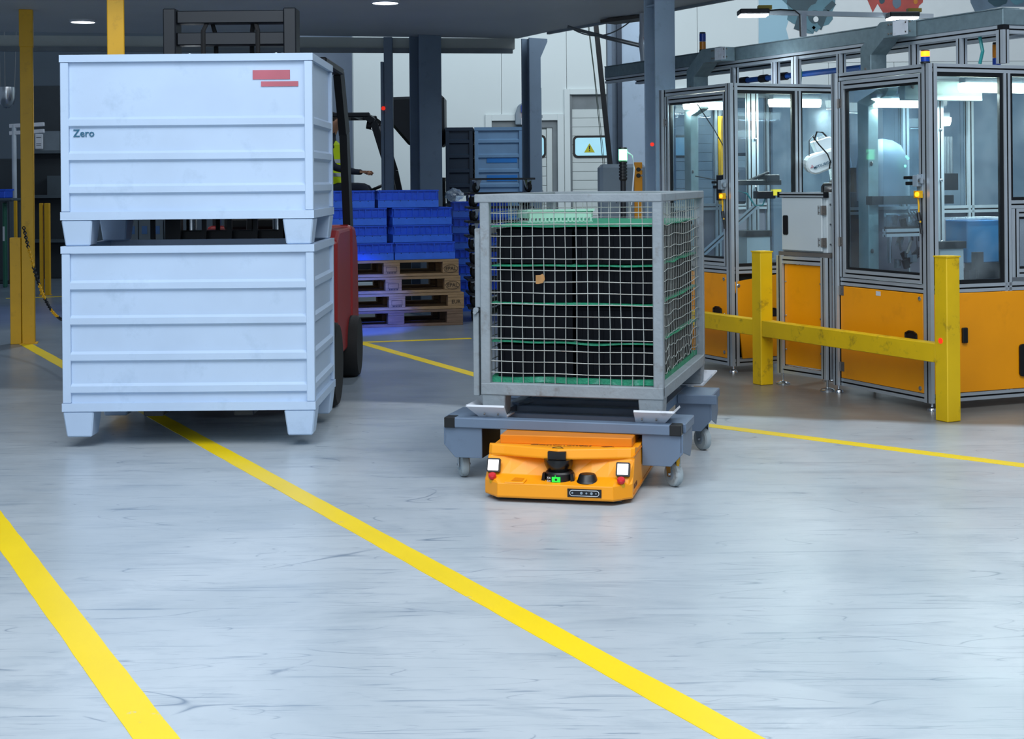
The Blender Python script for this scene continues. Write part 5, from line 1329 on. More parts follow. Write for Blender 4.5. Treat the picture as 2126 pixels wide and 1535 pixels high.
cell_lamp(rA, cA(.16, .42, 1.795), cA(.16, .80, 1.795), 14)
cell_lamp(rA, cA(.62, .05, 1.795), cA(.62, .36, 1.795), 7)
duct_path([cA(.66, .12, ZDA), cA(.66, .12, 1.74), cA(.60, .18, 1.80)], .09, .06, Nn, 'inner_duct', rA)
for z in (.95, 1.33): bolt(cA(.61, .10, z), f1.n, .012, rA, HINGE)
MB().prof(cA(.35, .40, ZDA), cA(.35, .40, ZTA - .03), Nn, .08, .04, 2, 1).build('inner_post', [ALU, SLOT], rA, world=True)
MB().prof(cA(.05, .06, ZDA), cA(.05, .06, ZTA - .03), Nn, .03, .03, 1, 1).build('inner_post', [ALU, SLOT], rA, world=True)
for z in (1.22, 1.55): bolt(cA(.325, .41, z), f2.n, .010, rA)
MB().prof(cA(.55, .05, ZDA + .02), cA(.30, .40, ZDA + .42), Z, .04, .03).build('brace', [ALU, SLOT], rA, world=True)
# fixture table with clamps (dark) and bits on the deck
k = MB(); k.box(-.19, .22, -.05, .05, 0, .035); k.box(-.22, -.16, -.06, .06, -.10, .07); k.box(.10, .20, -.06, .06, .02, .07); k.cyl((-.12, -.05, .05), (-.12, -.05, .09), .012, 8); k.cyl((.0, 0, .03), (.14, -.02, .085), .012, 8)
Mx = Matrix.Translation(cA(.12, .22, 1.235)) @ Matrix.Rotation(math.atan2(Nn.y, Nn.x), 4, 'Z'); k.v = [Mx @ p for p in k.v]; k.build('clamp_fixture', BLACKM, rA, world=True, bevel=.003)
k = MB(); k.tube([cA(.06, .08, 1.12), cA(.06, .09, 1.20), cA(.06, .16, 1.18), cA(.06, .22, 1.10), cA(.06, .28, 1.10), cA(.06, .32, 1.18)], .006, 6); k.build('hose', TEALH, rA, world=True, smooth=True)
k = MB(); Mx = Matrix.Translation(cA(.04, .30, 1.165)) @ Matrix.Rotation(math.atan2(Nn.y, Nn.x), 4, 'Z'); k.box(-.09, .05, -.03, .03, -.02, .03); k.v = [Mx @ p for p in k.v]; k.build('sensor_box', BLACKM, rA, world=True, bevel=.004)
k = MB(); k.box(.03, .09, -.035, .0, .0, .04); k.v = [Mx @ p for p in k.v]; k.build('yellow_plug', mat('plug_yellow', '#D8D040', 0.4, emit=.3, ecol='#D8D040'), rA, world=True)
MB().tube([cA(.55, .1, 1.80), cA(.50, .20, 1.62), cA(.48, .30, 1.44), cA(.48, .30, 1.34), cA(.50, .22, 1.27), cA(.52, .06, 1.30)], .004, 5).build('cable', BLACK, rA, world=True)
Mx = Matrix.Translation(cA(.30, .28, ZDA + .01)) @ Matrix.Rotation(math.atan2(Nn.y, Nn.x), 4, 'Z')
k = MB(); k.box(-.02, .16, -.1, .1, 0, .20); k.v = [Mx @ p for p in k.v]; k.build('pale_block', BOXW, rA, world=True); k = MB(); k.box(-.03, .17, -.11, .11, .20, .24); k.v = [Mx @ p for p in k.v]; k.build('block_cover', BLACK, rA, world=True)
# parts feeders seen beyond: dark bin and yellow column pieces
k = MB(); k.box(-.06, .10, -.05, .05, .0, .26); k.box(-.06, .12, -.06, .06, .34, .62); Mx = Matrix.Translation(cA(.62, .42, 1.10)) @ Matrix.Rotation(.38, 4, 'Z'); k.v = [Mx @ p for p in k.v]; k.build('feeder_bin', DARKB, rA, world=True, bevel=.02)
k = MB(); k.box(-.10, -.07, -.02, .02, .0, .62); k.v = [Mx @ p for p in k.v]; k.build('feeder_column', POSTY, rA, world=True)
# robot arm (white) inside the cell A, right part
arm_o = P(1690, 330, 9.98)
ra_ = thing('robot_arm', 'white industrial robot arm inside the further glazed cell', 'robot', (cA(.28, .70, 0).x, cA(.28, .70, 0).y, ZDA + .01))
def cap(p0, p1, r0, r1, th, m, name, par, bevel=.012):
    """rounded link: stadium outline extruded by th along y of the view plane"""
    p0, p1 = V(p0), V(p1); d_ = (p1 - p0); L_ = d_.length; e1 = d_.normalized(); yv = V((.30, -.95, 0)).normalized(); yv = (yv - e1 * yv.dot(e1)).normalized(); e2 = e1.cross(yv)
    pts = []
    for i in range(9): a = R(90 + 22.5 * i); pts.append(p0 + (e1 * math.cos(a) + e2 * math.sin(a)) * r0 - yv * th / 2)
    for i in range(9): a = R(-90 + 22.5 * i); pts.append(p1 + (e1 * math.cos(a) + e2 * math.sin(a)) * r1 - yv * th / 2)
    k = MB(); k.prism(pts, yv * th); return k.build(name, m, par, world=True, bevel=bevel), e1, e2, yv
Yr = 9.82
q0, q1 = P(1690, 341, Yr), P(1740, 322, Yr)
fo, e1, e2, yv = cap(q0, q1, .065, .06, .11, ROBW, 'forearm', ra_)
mid = (q0 * .62 + q1 * .38) + (yv * .0565 if yv.y < 0 else -yv * .0565)
inv = MW[ra_.name].inverted()
e1l = e1 if e1.x > 0 else -e1
text('MITSUBISHI', 'lettering', INKT, ra_, inv @ frame(P(1709, 342, Yr - .068), e1l, e1l.cross(V((.3, -.95, 0))).normalized() * (1 if e1l.cross(V((.3, -.95, 0))).z > 0 else -1) * -1 if False else Z), .026)
k = MB(); c = P(1686, 346.5, Yr - .066)
for a in (90, 210, 330):
    d1_ = e1l * math.cos(R(a)) + Z * math.sin(R(a)); d2_ = e1l * -math.sin(R(a)) + Z * math.cos(R(a))
    k.prism([c, c + d1_ * .007 + d2_ * .004, c + d1_ * .014, c + d1_ * .007 - d2_ * .004], V((0, .001, 0)))
k.build('emblem', REDLBL, ra_, world=True)
k = MB(); pl = [P(a, c, Yr + .02) for a, c in ((1687, 294), (1725, 283), (1733, 300), (1733, 306), (1697, 319))]; k.prism(pl, (0, .10, 0)); k.build('motor_cover', ROBW, ra_, world=True, bevel=.006)
cap(P(1740, 322, Yr + .12), P(1758, 420, Yr + .12), .06, .07, .12, ROBW, 'upper_arm', ra_)
k = MB(); pb_ = P(1758, 430, Yr + .12); k.cyl((pb_.x, pb_.y, ZDA + .011), (pb_.x, pb_.y, pb_.z), .09, 20, .075); k.build('base', ROBW, ra_, world=True, smooth=True)
k = MB(); k.tube([P(1690, 292, Yr - .02), P(1696, 274, Yr - .02), P(1708, 275, Yr), P(1716, 284, Yr)], .006, 6); k.tube([P(1688, 284, Yr - .09), P(1700, 300, Yr - .10), P(1718, 320, Yr - .1), P(1724, 335, Yr - .1), P(1722, 350, Yr - .08)], .005, 6); k.tube([P(1690, 280, Yr), P(1680, 292, Yr), P(1680, 325, Yr)], .003, 5); k.build('arm_cable', BLACK, ra_, world=True)
for i in range(3):
    k = MB(); p = P(1699 + 6 * i, 291 - 2 * i, Yr + .05); k.cyl(p, p + V((0, 0, .02)), .010, 10); k.build('connector', ROBW, ra_, world=True)

ctr, frB = interior(rB, f1, f2, CB, U, .82, 1.45, ZTB, ZDB, 1)
cB = ctr
cell_lamp(rB, cB(.14, .34, 1.785), cB(.14, .78, 1.785), 13)
cell_lamp(rB, cB(.14, .88, 1.785), cB(.14, 1.3, 1.785), 10)
cell_lamp(rB, cB(.60, .10, 1.72), cB(.60, .42, 1.72), 5)
cell_lamp(rB, cB(.74, .60, 1.62), cB(.74, .74, 1.62), 2)
duct_path([cB(.66, .10, ZDB), cB(.66, .10, 1.71), cB(.60, .18, 1.775), cB(.60, .20, 1.80)], .10, .07, Nn, 'inner_duct', rB)
duct_path([cB(.30, .06, 1.77), cB(.30, .60, 1.77)], .11, .05, U, 'inner_duct', rB)
for z in (.85, 1.36): bolt(cB(.60, .08, z), f1.n, .014, rB, HINGE)
bolt(cB(.27, .11, 1.79), f2.n, .012, rB, HINGE)
for b_ in (.37, .43): MB().prof(cB(.45, b_, ZDB), cB(.45, b_, 1.80), Nn, .05, .04, 1, 1).build('inner_post', [ALU, SLOT], rB, world=True)
for b_, zz in ((.37, (1.01, 1.28, 1.55)), (.43, (.90, 1.26, 1.555))):
    for z in zz: bolt(cB(.427, b_, z), f2.n, .010, rB)
MB().prof(cB(.45, .05, .96), cB(.45, .345, .96), Z, .045, .04).build('inner_rail', [ALU, SLOT], rB, world=True)
# dark framed inner screen left of the double post
k = MB(); q = [cB(.47, .06, .985), cB(.47, .33, .985), cB(.47, .33, 1.78), cB(.47, .06, 1.78)]; k.prism(q, -U * -.006); k.build('inner_screen', PANED, rB, world=True)
k = MB(); k.bar(cB(.455, .325, .985), cB(.455, .325, 1.78), .03, .02, Nn); k.bar(cB(.455, .06, .985), cB(.455, .325, .985), .02, .02); k.build('screen_frame', BLACK, rB, world=True)
# grey cabinet + gripper cluster behind the door
Mr = lambda a, b_, z: Matrix.Translation(cB(a, b_, z)) @ Matrix.Rotation(math.atan2(Nn.y, Nn.x), 4, 'Z')
k = MB(); k.box(-.10, .16, -.02, .08, 0, .40); Mx = Mr(.70, .24, ZDB + .02); k.v = [Mx @ p for p in k.v]; gc = k.build('grey_cabinet', MAUVE, rB, world=True)
k = MB(); k.box(-.16, .42, -.03, .03, 0, .05); Mx = Mr(.60, .22, 1.12); k.v = [Mx @ p for p in k.v]; k.build('linear_axis', BLACKM, rB, world=True)
random.seed(5)
GR = [BLACKM, CHROME, HINGE, BLACK]
for i in range(26):
    k = MB(); Mx = Mr(.50 + random.uniform(-.06, .06), .23 + random.uniform(-.07, .10), 1.03 - random.random() * .27) @ Matrix.Rotation(random.uniform(-.6, .6), 4, 'Y')
    if i % 2: k.box(-.012, .018, -.012, .012, -.02, random.uniform(.01, .04))
    else: k.cyl((0, 0, -.03), (random.uniform(-.02, .02), 0, random.uniform(.02, .05)), random.uniform(.005, .012), 10)
    k.v = [Mx @ p for p in k.v]; k.build('gripper_piece', GR[i % 4], rB, world=True)
k = MB()
for i in range(5): k.tube([cB(.5, .25 + .02 * i, 1.08), cB(.47, .28 + .03 * i, 1.0), cB(.48, .30 + .02 * i, .86), cB(.5, .24, .80 - .01 * i)], .004, 5)
k.build('gripper_cables', BLACK, rB, world=True)
MB().cyl(cB(.56, .14, 1.06), cB(.56, .34, 1.06), .012, 10).build('guide_rod', CHROME, rB, world=True); MB().cyl(cB(.56, .17, 1.05), cB(.56, .17, .78), .014, 10).build('guide_rod', CHROME, rB, world=True)
# white arm dome, white bracket box with black cover, small black fixture
k = MB(); k.lathe([(.15, 0), (.15, .20), (.14, .27), (.11, .33), (.06, .36), (.01, .37)], cB(.74, .26, 1.14), 24); k.build('white_dome', GREYB, rB, world=True, smooth=True)
for (a, z) in ((.50, 1.40), (.51, 1.39), (.49, 1.345)): 
    k = MB(); k.cyl(cB(.57, a - .2, z), cB(.565, a - .2, z), .007, 8); k.build('status_led', GREENL, rB, world=True)
Mx = Mr(.22, .24, ZDB + .01)
k = MB(); k.box(-.02, .14, -.04, .04, 0, .20); k.v = [Mx @ p for p in k.v]; k.build('pale_block', BOXW, rB, world=True, bevel=.004)
k = MB(); k.box(-.03, .15, -.05, .05, .20, .24); k.v = [Mx @ p for p in k.v]; k.build('block_cover', BLACK, rB, world=True)
Mx = Mr(.12, .42, ZDB + .01); k = MB(); k.box(-.03, .03, -.015, .015, .08, .18); k.cyl((0, 0, 0), (0, 0, .08), .006, 8); k.v = [Mx @ p for p in k.v]; k.build('small_fixture', BLACK, rB, world=True)
Mx = Mr(.46, .66, ZDB + .01); k = MB(); k.box(-.1, .2, -.1, .1, .1, .35); k.v = [Mx @ p for p in k.v]; k.build('blue_bin', mat('bin_teal_blue', '#1F5C86', 0.5), rB, world=True, bevel=.006)
k = MB(); k.box(-.11, .21, -.11, .11, .35, .365); k.v = [Mx @ p for p in k.v]; k.build('film_cover', WRAP, rB, world=True)
k = MB(); k.box(-.04, .12, -.12, .0, .06, .1); k.box(-.09, .19, -.1, .1, 0, .06); k.v = [Mx @ p for p in k.v]; k.build('bin_stand', BLACKM, rB, world=True)
Mx = Mr(.70, .62, 1.16); k = MB(); k.box(-.03, .025, -.005, .0, 0, .022); k.v = [Mx @ p for p in k.v]; k.build('yellow_label', mat('label_yellow', '#B8A020', 0.5), rB, world=True)
# rods in the top rear of B (parallel gripper columns)
k = MB()
for i in range(4): k.cyl(cB(.62, .60 + i * .022, 1.30), cB(.62, .60 + i * .022, 1.52), .008, 8)
k.build('guide_columns', CHROME, rB, world=True); Mx = Mr(.62, .63, 1.20); k = MB(); k.box(-.06, .06, -.03, .03, 0, .10); k.v = [Mx @ p for p in k.v]; k.build('tool_block', BLACKM, rB, world=True)

# door latches with amber light and yellow cable
def latch(fc, t, z, root):
    Mx = lambda a, b_, c: fc.p(t + a, z + b_, c)
    def bx(a0, a1, z0, z1, o0, o1, m, nm, par=None):
        k = MB(); k.hexa([Mx(a0, z0, o1), Mx(a1, z0, o1), Mx(a1, z0, o0), Mx(a0, z0, o0), Mx(a0, z1, o1), Mx(a1, z1, o1), Mx(a1, z1, o0), Mx(a0, z1, o0)])
        return k.build(nm, m, par or root, world=True, bevel=.002)
    la = bx(-.03, .018, -.055, .055, .007, .014, GREYB, 'door_latch')
    bx(-.11, -.02, .028, .045, .014, .04, BLACK, 'latch_bolt', la); bx(-.10, -.02, -.005, .015, .014, .035, BLACK, 'latch_bolt', la)
    bx(-.028, .012, -.012, .05, .014, .045, GREYB, 'latch_body', la)
    k = MB(); k.cyl(Mx(.018, .02, .03), Mx(.032, .02, .03), .016, 14); k.build('latch_knob', CHROME, la, world=True)
    bx(-.02, .022, -.075, -.035, .014, .045, POSTY, 'switch_housing', la)
    k = MB(); k.cyl(Mx(.014, -.055, .045), Mx(.014, -.055, .053), .014, 14); k.build('switch_light', AMBERL, la, world=True, label='amber switch light')
    k = MB(); k.tube([Mx(0, -.075, .03), Mx(.006, -.12, .03), Mx(.004, -.16, .03), Mx(.018, -.21, .03)], .005, 6); k.build('latch_cable', POSTY, la, world=True)
    k = MB(); k.tube([Mx(.002, -.155, .03), Mx(.012, -.20, .03)], .011, 8); k.tube([Mx(.016, -.21, .03), Mx(.026, -.27, .028)], .008, 8); k.build('latch_connector', BLACK, la, world=True)
latch(f1, .82 - .06, 1.24, rB); latch(a1, .825 - .06, 1.22, rA)

# ---------- pale control cabinet between the cells
KC = V((1.88, 8.81, 0)); KL = V((1.675, 9.14, 0)); kd = (KC - KL).normalized(); kl = (KC - KL).length
rK = thing('control_cabinet', 'pale control cabinet on a yellow-panelled aluminium stand between the two glazed cells', 'cabinet', (KC.x, KC.y, 0))
k1 = Face(KL, kd, rK); k2 = Face(KC, Nn, rK); KR = .34
for q in (KL, KC, KC + Nn * KR, KL + Nn * KR):
    MB().prof(q + V((0, 0, .07)), q + V((0, 0, .80)), kd if q is not KC else Nn, .05, .05).build('post', [ALU, SLOT], rK, world=True); foot(q, rK, .045, .07)
for fc, L_ in ((k1, kl), (k2, KR)):
    fc.rail(.025, L_ - .025, .775, off=.022); fc.rail(.025, L_ - .025, .095, off=.022)
    y_ = fc.slab(.027, L_ - .027, .125, .748, .004, .012, PANEL, 'yellow_panel', bevel=.002)
    for t_ in (.04, L_ - .045):
        for z_ in (.22, .43, .64): bolt(fc.p(t_, z_, .004), fc.n, .006, y_)
k = MB(); o0 = -.03
k.prism([KL - kd * .03 + k2.n * 0 + V((0, 0, .80)), KC + kd * .03 + V((0, 0, .80)), KC + Nn * (KR + .02) + kd * .03 + V((0, 0, .80)), KL + Nn * (KR + .02) - kd * .03 + V((0, 0, .80))], (0, 0, .025)); k.build('base_rail', HINGE, rK, world=True)
k = MB(); k.prism([KL + V((0, 0, .826)) - k1.n * .01 - kd * .005, KC + V((0, 0, .826)) - k1.n * .01, KC + Nn * KR + V((0, 0, .826)), KL + Nn * KR + V((0, 0, .826))], (0, 0, .365)); k.build('cabinet_body', BOXW, rK, world=True, bevel=.004)
kdoor = k1.slab(.006, kl - .03, .835, 1.158, .006, .014, BOXW, 'cabinet_door', bevel=.003)
k = MB(); k.prism([k1.p(.045 + q.x, .99 + q.z, .007) for q in rrect(0, 0, .022, .06, .01, 0)], k1.n * .004); k.build('recessed_handle', BLACK, kdoor, world=True)
for z_ in (1.085, .89): k1.hinge(kl - .03, z_, kdoor)
k1.rail(-.01, kl + .005, 1.178, h=.03, off=.012, dp=.03, name='top_rail')
for t_ in (-.012, kl + .004): k1.slab(t_ - .008, t_ + .008, 1.16, 1.195, .016, .03, BLACK, 'corner_cap')
for z_ in (1.12, 1.0, .88): bolt(k2.p(.03, z_, .0), k2.n, .006, rK)
k = MB(); hp = KC - kd * .10 + Nn * .10
pts = [hp - kd * .045 + V((0, 0, 1.19)), hp - kd * .045 + V((0, 0, 1.225)), hp - kd * .03 + V((0, 0, 1.24)), hp + kd * .045 + V((0, 0, 1.24)), hp + kd * .06 + V((0, 0, 1.225)), hp + kd * .06 + V((0, 0, 1.19))]
k.tube(pts, .010, 8); k.build('lifting_handle', BLACK, rK, world=True, smooth=True)
k = MB(); q = [k2.p(.10, 1.192, -.02), k2.p(.30, 1.192, -.02), k2.p(.30, 1.34, -.02), k2.p(.24, 1.34, -.02), k2.p(.11, 1.22, -.02)]; k.prism(q, -k2.n * .16); k.build('smoked_hood', SMOKE, rK, world=True)

# ------------------------------------------------------------------ OVERHEAD BEAM FRAME
ZBt = 2.22
bl, br = G(1255, 139.6, ZBt), G(2082, 17.5, ZBt)
bd = (br - bl).normalized()
rO = thing('overhead_beam_frame', 'galvanised cable channel on aluminium rails running above both glazed cells', 'beam', (br.x, br.y, ZTB))
bn = outn(bd)
def bp(px, z, off=0):        # point on the beam line under image column px
    k_ = (px - CX - (HY - 100) * sT * 0) / F
    s_ = (k_ * bl.y - bl.x) / (bd.x - k_ * bd.y); p = bl + bd * s_ + bn * off; return V((p.x, p.y, z))
hh = .090
k = MB(); k.hexa([bl + V((0, 0, -hh)), br + V((0, 0, -hh)), br - bn * .12 + V((0, 0, -hh)), bl - bn * .12 + V((0, 0, -hh)), bl, br, br - bn * .12, bl - bn * .12]); ch = k.build('cable_channel', GALV, rO, world=True, bevel=.003)
k = MB(); k.hexa([bl + V((0, 0, 0)) + bn * .004, br + bn * .004, br - bn * .125, bl - bn * .125, bl + V((0, 0, .006)) + bn * .004, br + V((0, 0, .006)) + bn * .004, br - bn * .125 + V((0, 0, .006)), bl - bn * .125 + V((0, 0, .006))]); k.build('channel_lid', GALV, rO, world=True)
MB().prof(bl + V((0, 0, -hh - .024)) - bn * .025, br + V((0, 0, -hh - .024)) - bn * .025, Z, PS, PS).build('support_rail', [ALU, SLOT], rO, world=True)
MB().prof(bl + V((0, 0, -hh - .024)) - bn * .32, br + V((0, 0, -hh - .024)) - bn * .32, Z, PS, PS).build('support_rail', [ALU, SLOT], rO, world=True)
br2 = br + Nn * 2.0
k = MB(); k.hexa([br + V((0, 0, -hh)), br2 + V((0, 0, -hh)), br2 - U * .12 + V((0, 0, -hh)), br - U * .12 + V((0, 0, -hh)), br, br2, br2 - U * .12, br - U * .12]); k.build('cable_channel', GALV, rO, world=True, bevel=.003)
MB().prof(br + V((0, 0, -hh - .024)) + Nn * .05 - U * .03, br2 + V((0, 0, -hh - .024)) - U * .03, Z, PS, PS).build('support_rail', [ALU, SLOT], rO, world=True)
k = MB(); k.bar(br + V((0, 0, -hh - .046)) - U * .02 + Nn * .02, br + V((0, 0, -hh)) - U * .02 + Nn * .02, .045, .045, bd); k.build('corner_block', BLACK, rO, world=True)
for px in (1521, 1606, 1742, 1893, 1992):
    p0 = bp(px, ZTB + .012, -.025)
    MB().prof(p0, V((p0.x, p0.y, ZBt - hh - .047)), bd, PS, PS).build('short_post', [ALU, SLOT], rO, world=True)
for px, w_px in ((1655, 1), (2084, 1)):
    p0 = bp(px, ZTB + .012, .0)
    MB().prof(p0 , V((p0.x, p0.y, ZBt - hh - .03)), bd, .055, .045).build('short_post', [ALU, SLOT], rO, world=True)
k = MB(); k.tube([bp(1480, 2.0, -.2), bp(1740, 2.0, -.2)], .020, 10); bpipe = k.build('blue_pipe', PIPE, rO, world=True, smooth=True)
for px in (1500, 1540, 1580):
    k = MB(); p = bp(px, 2.0, -.2); k.cyl(p - bd * .04, p + bd * .04, .028, 12); k.build('pipe_clamp', BLACK, bpipe, world=True)
k = MB(); k.tube([bp(1648, 1.93, -.06), bp(1650, 2.0, -.06), bp(1644, 2.08, -.06)], .010, 6); k.build('teal_hose', TEALH, rO, world=True)
k = MB(); k.tube([bp(2020, 1.93, -.06), bp(2026, 2.0, -.06), bp(2020, 2.09, -.06)], .010, 6); k.build('teal_hose', TEALH, rO, world=True)
# goose-neck ducts joined to the beam
for (pA, pB_, pC, zt, lab, cellz) in ((1530, 1492, 1466, 2.175, 'left', ZTA), (1908, 1868, 1834, 2.175, 'right', ZTB)):
    q1_, q2_ = bp(pA, zt, .07), bp(pB_, zt, .07); q3_ = bp(pC, zt - .115, .07)
    q4_ = V((q3_.x, q3_.y, cellz + .0))
    dd = duct_path([q1_, q2_, q3_, q4_], .10, .125, bn, 'branch_duct', rO, GALV)
    k = MB(); c_ = bp(pA - 1, zt, .135); k.bar(c_ - bd * .06, c_ + bd * .07, .004, .088, bn); pl_ = k.build('joint_plate', CRAD, dd, world=True)
    for a_ in (-.10, -.075, .055, .055, .09):
        for b_ in (-.028, .028):
            kk = MB(); pp = c_ + bd * a_ + V((0, 0, b_)); kk.cyl(pp - bn * .002, pp + bn * .005, .005, 8); kk.build('rivet', HINGE, dd, world=True)
    kk = MB(); pp = V((q4_.x, q4_.y, cellz + .05)) + bn * .062; kk.cyl(pp, pp + bn * .005, .009, 10); kk.build('rivet', HINGE, dd, world=True)
# lamp bar on a mast
rL = thing('lamp_bar', 'horizontal bar on a mast carrying two white work lamps above the beam', 'lamp', bp(1656, ZBt + .007, -.06))
yL = bp(1656, 0, -.06).y
k = MB(); pm = bp(1656, ZBt + .007, -.06); zt = P(1656, 26, pm.y).z; k.bar(pm, V((pm.x, pm.y, zt)), .035, .035, (1, 0, 0)); k.build('mast', CHROME, rL, world=True)
pA, pB_ = P(1560, 25, pm.y + .05), P(1937, 34, pm.y + .05)
k = MB(); k.bar(pA, pB_, .03, .032, (0, 1, 0)); k.build('cross_bar', ALU, rL, world=True)
for (px, py, lab) in ((1563, 30, 0), (1872, 36, 0)):
    c = P(px, py, pm.y + .0)
    k = MB(); k.box(c.x - .10, c.x + .10, c.y - .09, c.y + .06, c.z - .005, c.z + .03); hs = k.build('lamp_head', BLACKM, rL, world=True, bevel=.006)
    k = MB(); k.box(c.x - .092, c.x + .092, c.y - .082, c.y + .052, c.z - .016, c.z - .005); k.build('lamp_glass', mat('work_lamp_white', '#FFFFFF', 0.5, emit=22, ecol='#EAF6FF'), hs, world=True)
    k = MB(); k.box(c.x + .03, c.x + .12, c.y - .06, c.y, c.z + .03, c.z + .055); k.build('lamp_driver', mat('driver_olive', '#8A7A20', 0.5), hs, world=True)
    spot('work_light', (c.x, c.y, c.z - .04), (c.x, c.y - .4, 0), 60, (.85, .94, 1), 120, .8, .08)
k = MB(); k.tube([P(1595, 22, pm.y - .02), P(1620, 20, pm.y), P(1650, 22, pm.y), P(1660, 30, pm.y - .03), P(1662, 76, pm.y - .03)], .006, 6); k.build('lamp_cable', BLACK, rL, world=True)
# signal lights
def signal(px, py_top, py_bot, Y, order, label, base_z):
    c = P(px, py_bot, Y); zt = P(px, py_top, Y).z; zb = base_z; h_ = zt - zb; r_ = .024
    t = thing('signal_light', label, 'signal light', (c.x, Y, zb), 0)
    k = MB(); k.lathe([(r_ * 1.1, 0), (r_ * 1.1, h_ * .10), (r_, h_ * .14)], n=18); k.build('light_base', BLACK, t, smooth=True)
    n = len(order)
    for i, m in enumerate(order):
        z0 = h_ * (.14 + .80 * i / n); z1 = h_ * (.14 + .80 * (i + 1) / n) - .003
        k = MB(); k.lathe([(r_, z0), (r_, z1)], n=18); k.build('light_segment', m, t, smooth=True)
    k = MB(); k.lathe([(r_, h_ * .94), (r_ * .9, h_)], n=18); k.build('light_cap', BLACK, t, smooth=True)
    return t
pz_ = bp(1459, 0, -.06); signal(1459, 67, 110, pz_.y, (AMBER, BLUEL), 'unlit signal light, blue over amber, standing on the channel beside the left branch duct', ZBt + .006)
cq = CB - f1.n * .02 - f2.n * .02; signal(1921, 104, 126, cq.y, (BLUEL, AMBERL), 'signal light glowing amber over blue on the corner post of the right cell', ZTB)
pq = bp(2070, 0, -.25); signal(2069, 88, 122, 8.75, (BLUEL, AMBER), 'unlit signal light, amber over blue, behind the right cell near the picture edge', ZTB - .022)

# ------------------------------------------------------------------ GUARD RAIL
gd = V((0.477, -0.879, 0)).normalized(); gn = V((0.879, 0.477, 0)).normalized()
P2 = G(1968, 878); P1 = G(1581, 801)
gd = (P2 - P1).normalized(); gn = V((-gd.y, gd.x, 0)); gs = .092; gang = math.atan2(gd.y, gd.x)
rG = thing('guard_rail', 'yellow guard rail with square posts in front of the glazed cells', 'barrier', (P2.x, P2.y, 0), gang)
Lg = (P2 - P1).length
for i in range(3):
    x1_ = -i * Lg; top = .862 if i == 0 else .825
    k = MB(); k.box(x1_ - gs, x1_, 0, gs, 0, top); po = k.build('post', GUARD, rG, bevel=.004)
    k = MB(); k.box(x1_ - gs - .003, x1_ + .003, -.003, gs + .003, top - .004, top + .004); k.build('post_cap', GUARD, po)
for i in range(2):
    x0, x1_ = -(i + 1) * Lg, -i * Lg - gs
    k = MB(); k.box(x0, x1_, .004, .075, .302, .402); k.build('beam', GUARD, rG, bevel=.003)
d_ = P(1952, 708, (P2 - gd * .045).y - .0); q = P2 - gd * .047; k = MB(); c = V((q.x, q.y, d_.z)) ; k.cyl(c + gn * .0, c - gn * .003, .015, 16); k.build('red_dot', REDL, rG, world=True, label='orange-red round reflector')

# ------------------------------------------------------------------ YELLOW COLUMNS ON THE LEFT + CHAIN
def ypost(px0, pxm, px1, py, label, ztop, s, rot):
    c = G(pxm, py); t = thing('yellow_post', label, 'post', (c.x, c.y, 0), rot, 'tall yellow posts')
    k = MB(); k.box(-.0 - s * .0, s, 0, s, 0, ztop); k.build('post_body', POSTY, t, bevel=.004)
    k = MB(); k.box(-.02, s + .02, -.02, s + .02, 0, .006); k.build('foot_plate', POSTY, t)
    return t, c
y1, c1 = ypost(35, 46, 69, 715, 'tall yellow square post at the left edge, with a chain hooked on', ZC, .098, R(14))
k = MB(); k.box(-.004, .102, -.004, .102, ZC - .30, ZC); k.build('post_collar', POSTY, y1, bevel=.003)
k = MB(); k.box(-.09, -.005, .01, .09, 0, P(30, 494, 11.8).z); k.build('side_stub', POSTY, y1, bevel=.003)
c2_ = G(225, 843)
y2 = thing('yellow_post', 'tall yellow square post rising behind the steel containers', 'post', (c2_.x, 8.62, 0), R(14), 'tall yellow posts')
x_ = (225 - CX) / F * 8.62; y2.location = (x_, 8.62, 0); MW[y2.name] = Matrix.Translation((x_, 8.62, 0)) @ Matrix.Rotation(R(14), 4, 'Z')
k = MB(); k.box(0, .098, 0, .098, 0, ZC); k.build('post_body', POSTY, y2, bevel=.004)
k = MB(); k.box(-.02, .118, -.02, .118, 0, .006); k.build('foot_plate', POSTY, y2)
# chain of plastic links
chn = thing('link_chain', 'black and yellow plastic chain hanging from the left yellow post', 'chain', (c1.x, c1.y - .03, P(48, 470, 11.7).z))
A_ = P(49, 471, 11.72); B_ = V((x_ + .02, 8.60, .99))
n = 96
def cpt(s): 
    p = A_.lerp(B_, s); p.z -= 4 * .62 * s * (1 - s); return p
acc = [cpt(i / 400) for i in range(401)]
ds = [0]
for i in range(400): ds.append(ds[-1] + (acc[i + 1] - acc[i]).length)
tot = ds[-1]; n = int(tot / .032)
def atlen(l):
    for i in range(400):
        if ds[i + 1] >= l: return acc[i].lerp(acc[i + 1], (l - ds[i]) / max(1e-6, ds[i + 1] - ds[i]))
    return acc[-1]
for i in range(n):
    a, c = atlen(i * .032), atlen(i * .032 + .040); ax = (c - a).normalized(); sd = ax.cross(Z).normalized()
    if i % 2: sd = sd.cross(ax)
    m_c = (a + c) / 2; pts = []
    for k_ in range(13): an = 2 * math.pi * k_ / 12; pts.append(m_c + ax * .022 * math.cos(an) + sd * .011 * math.sin(an))
    colr = BLACK if (i // 9) % 2 == 0 else POSTY
    MB().tube(pts, .0042, 4).build('chain_link', colr, chn, world=True)

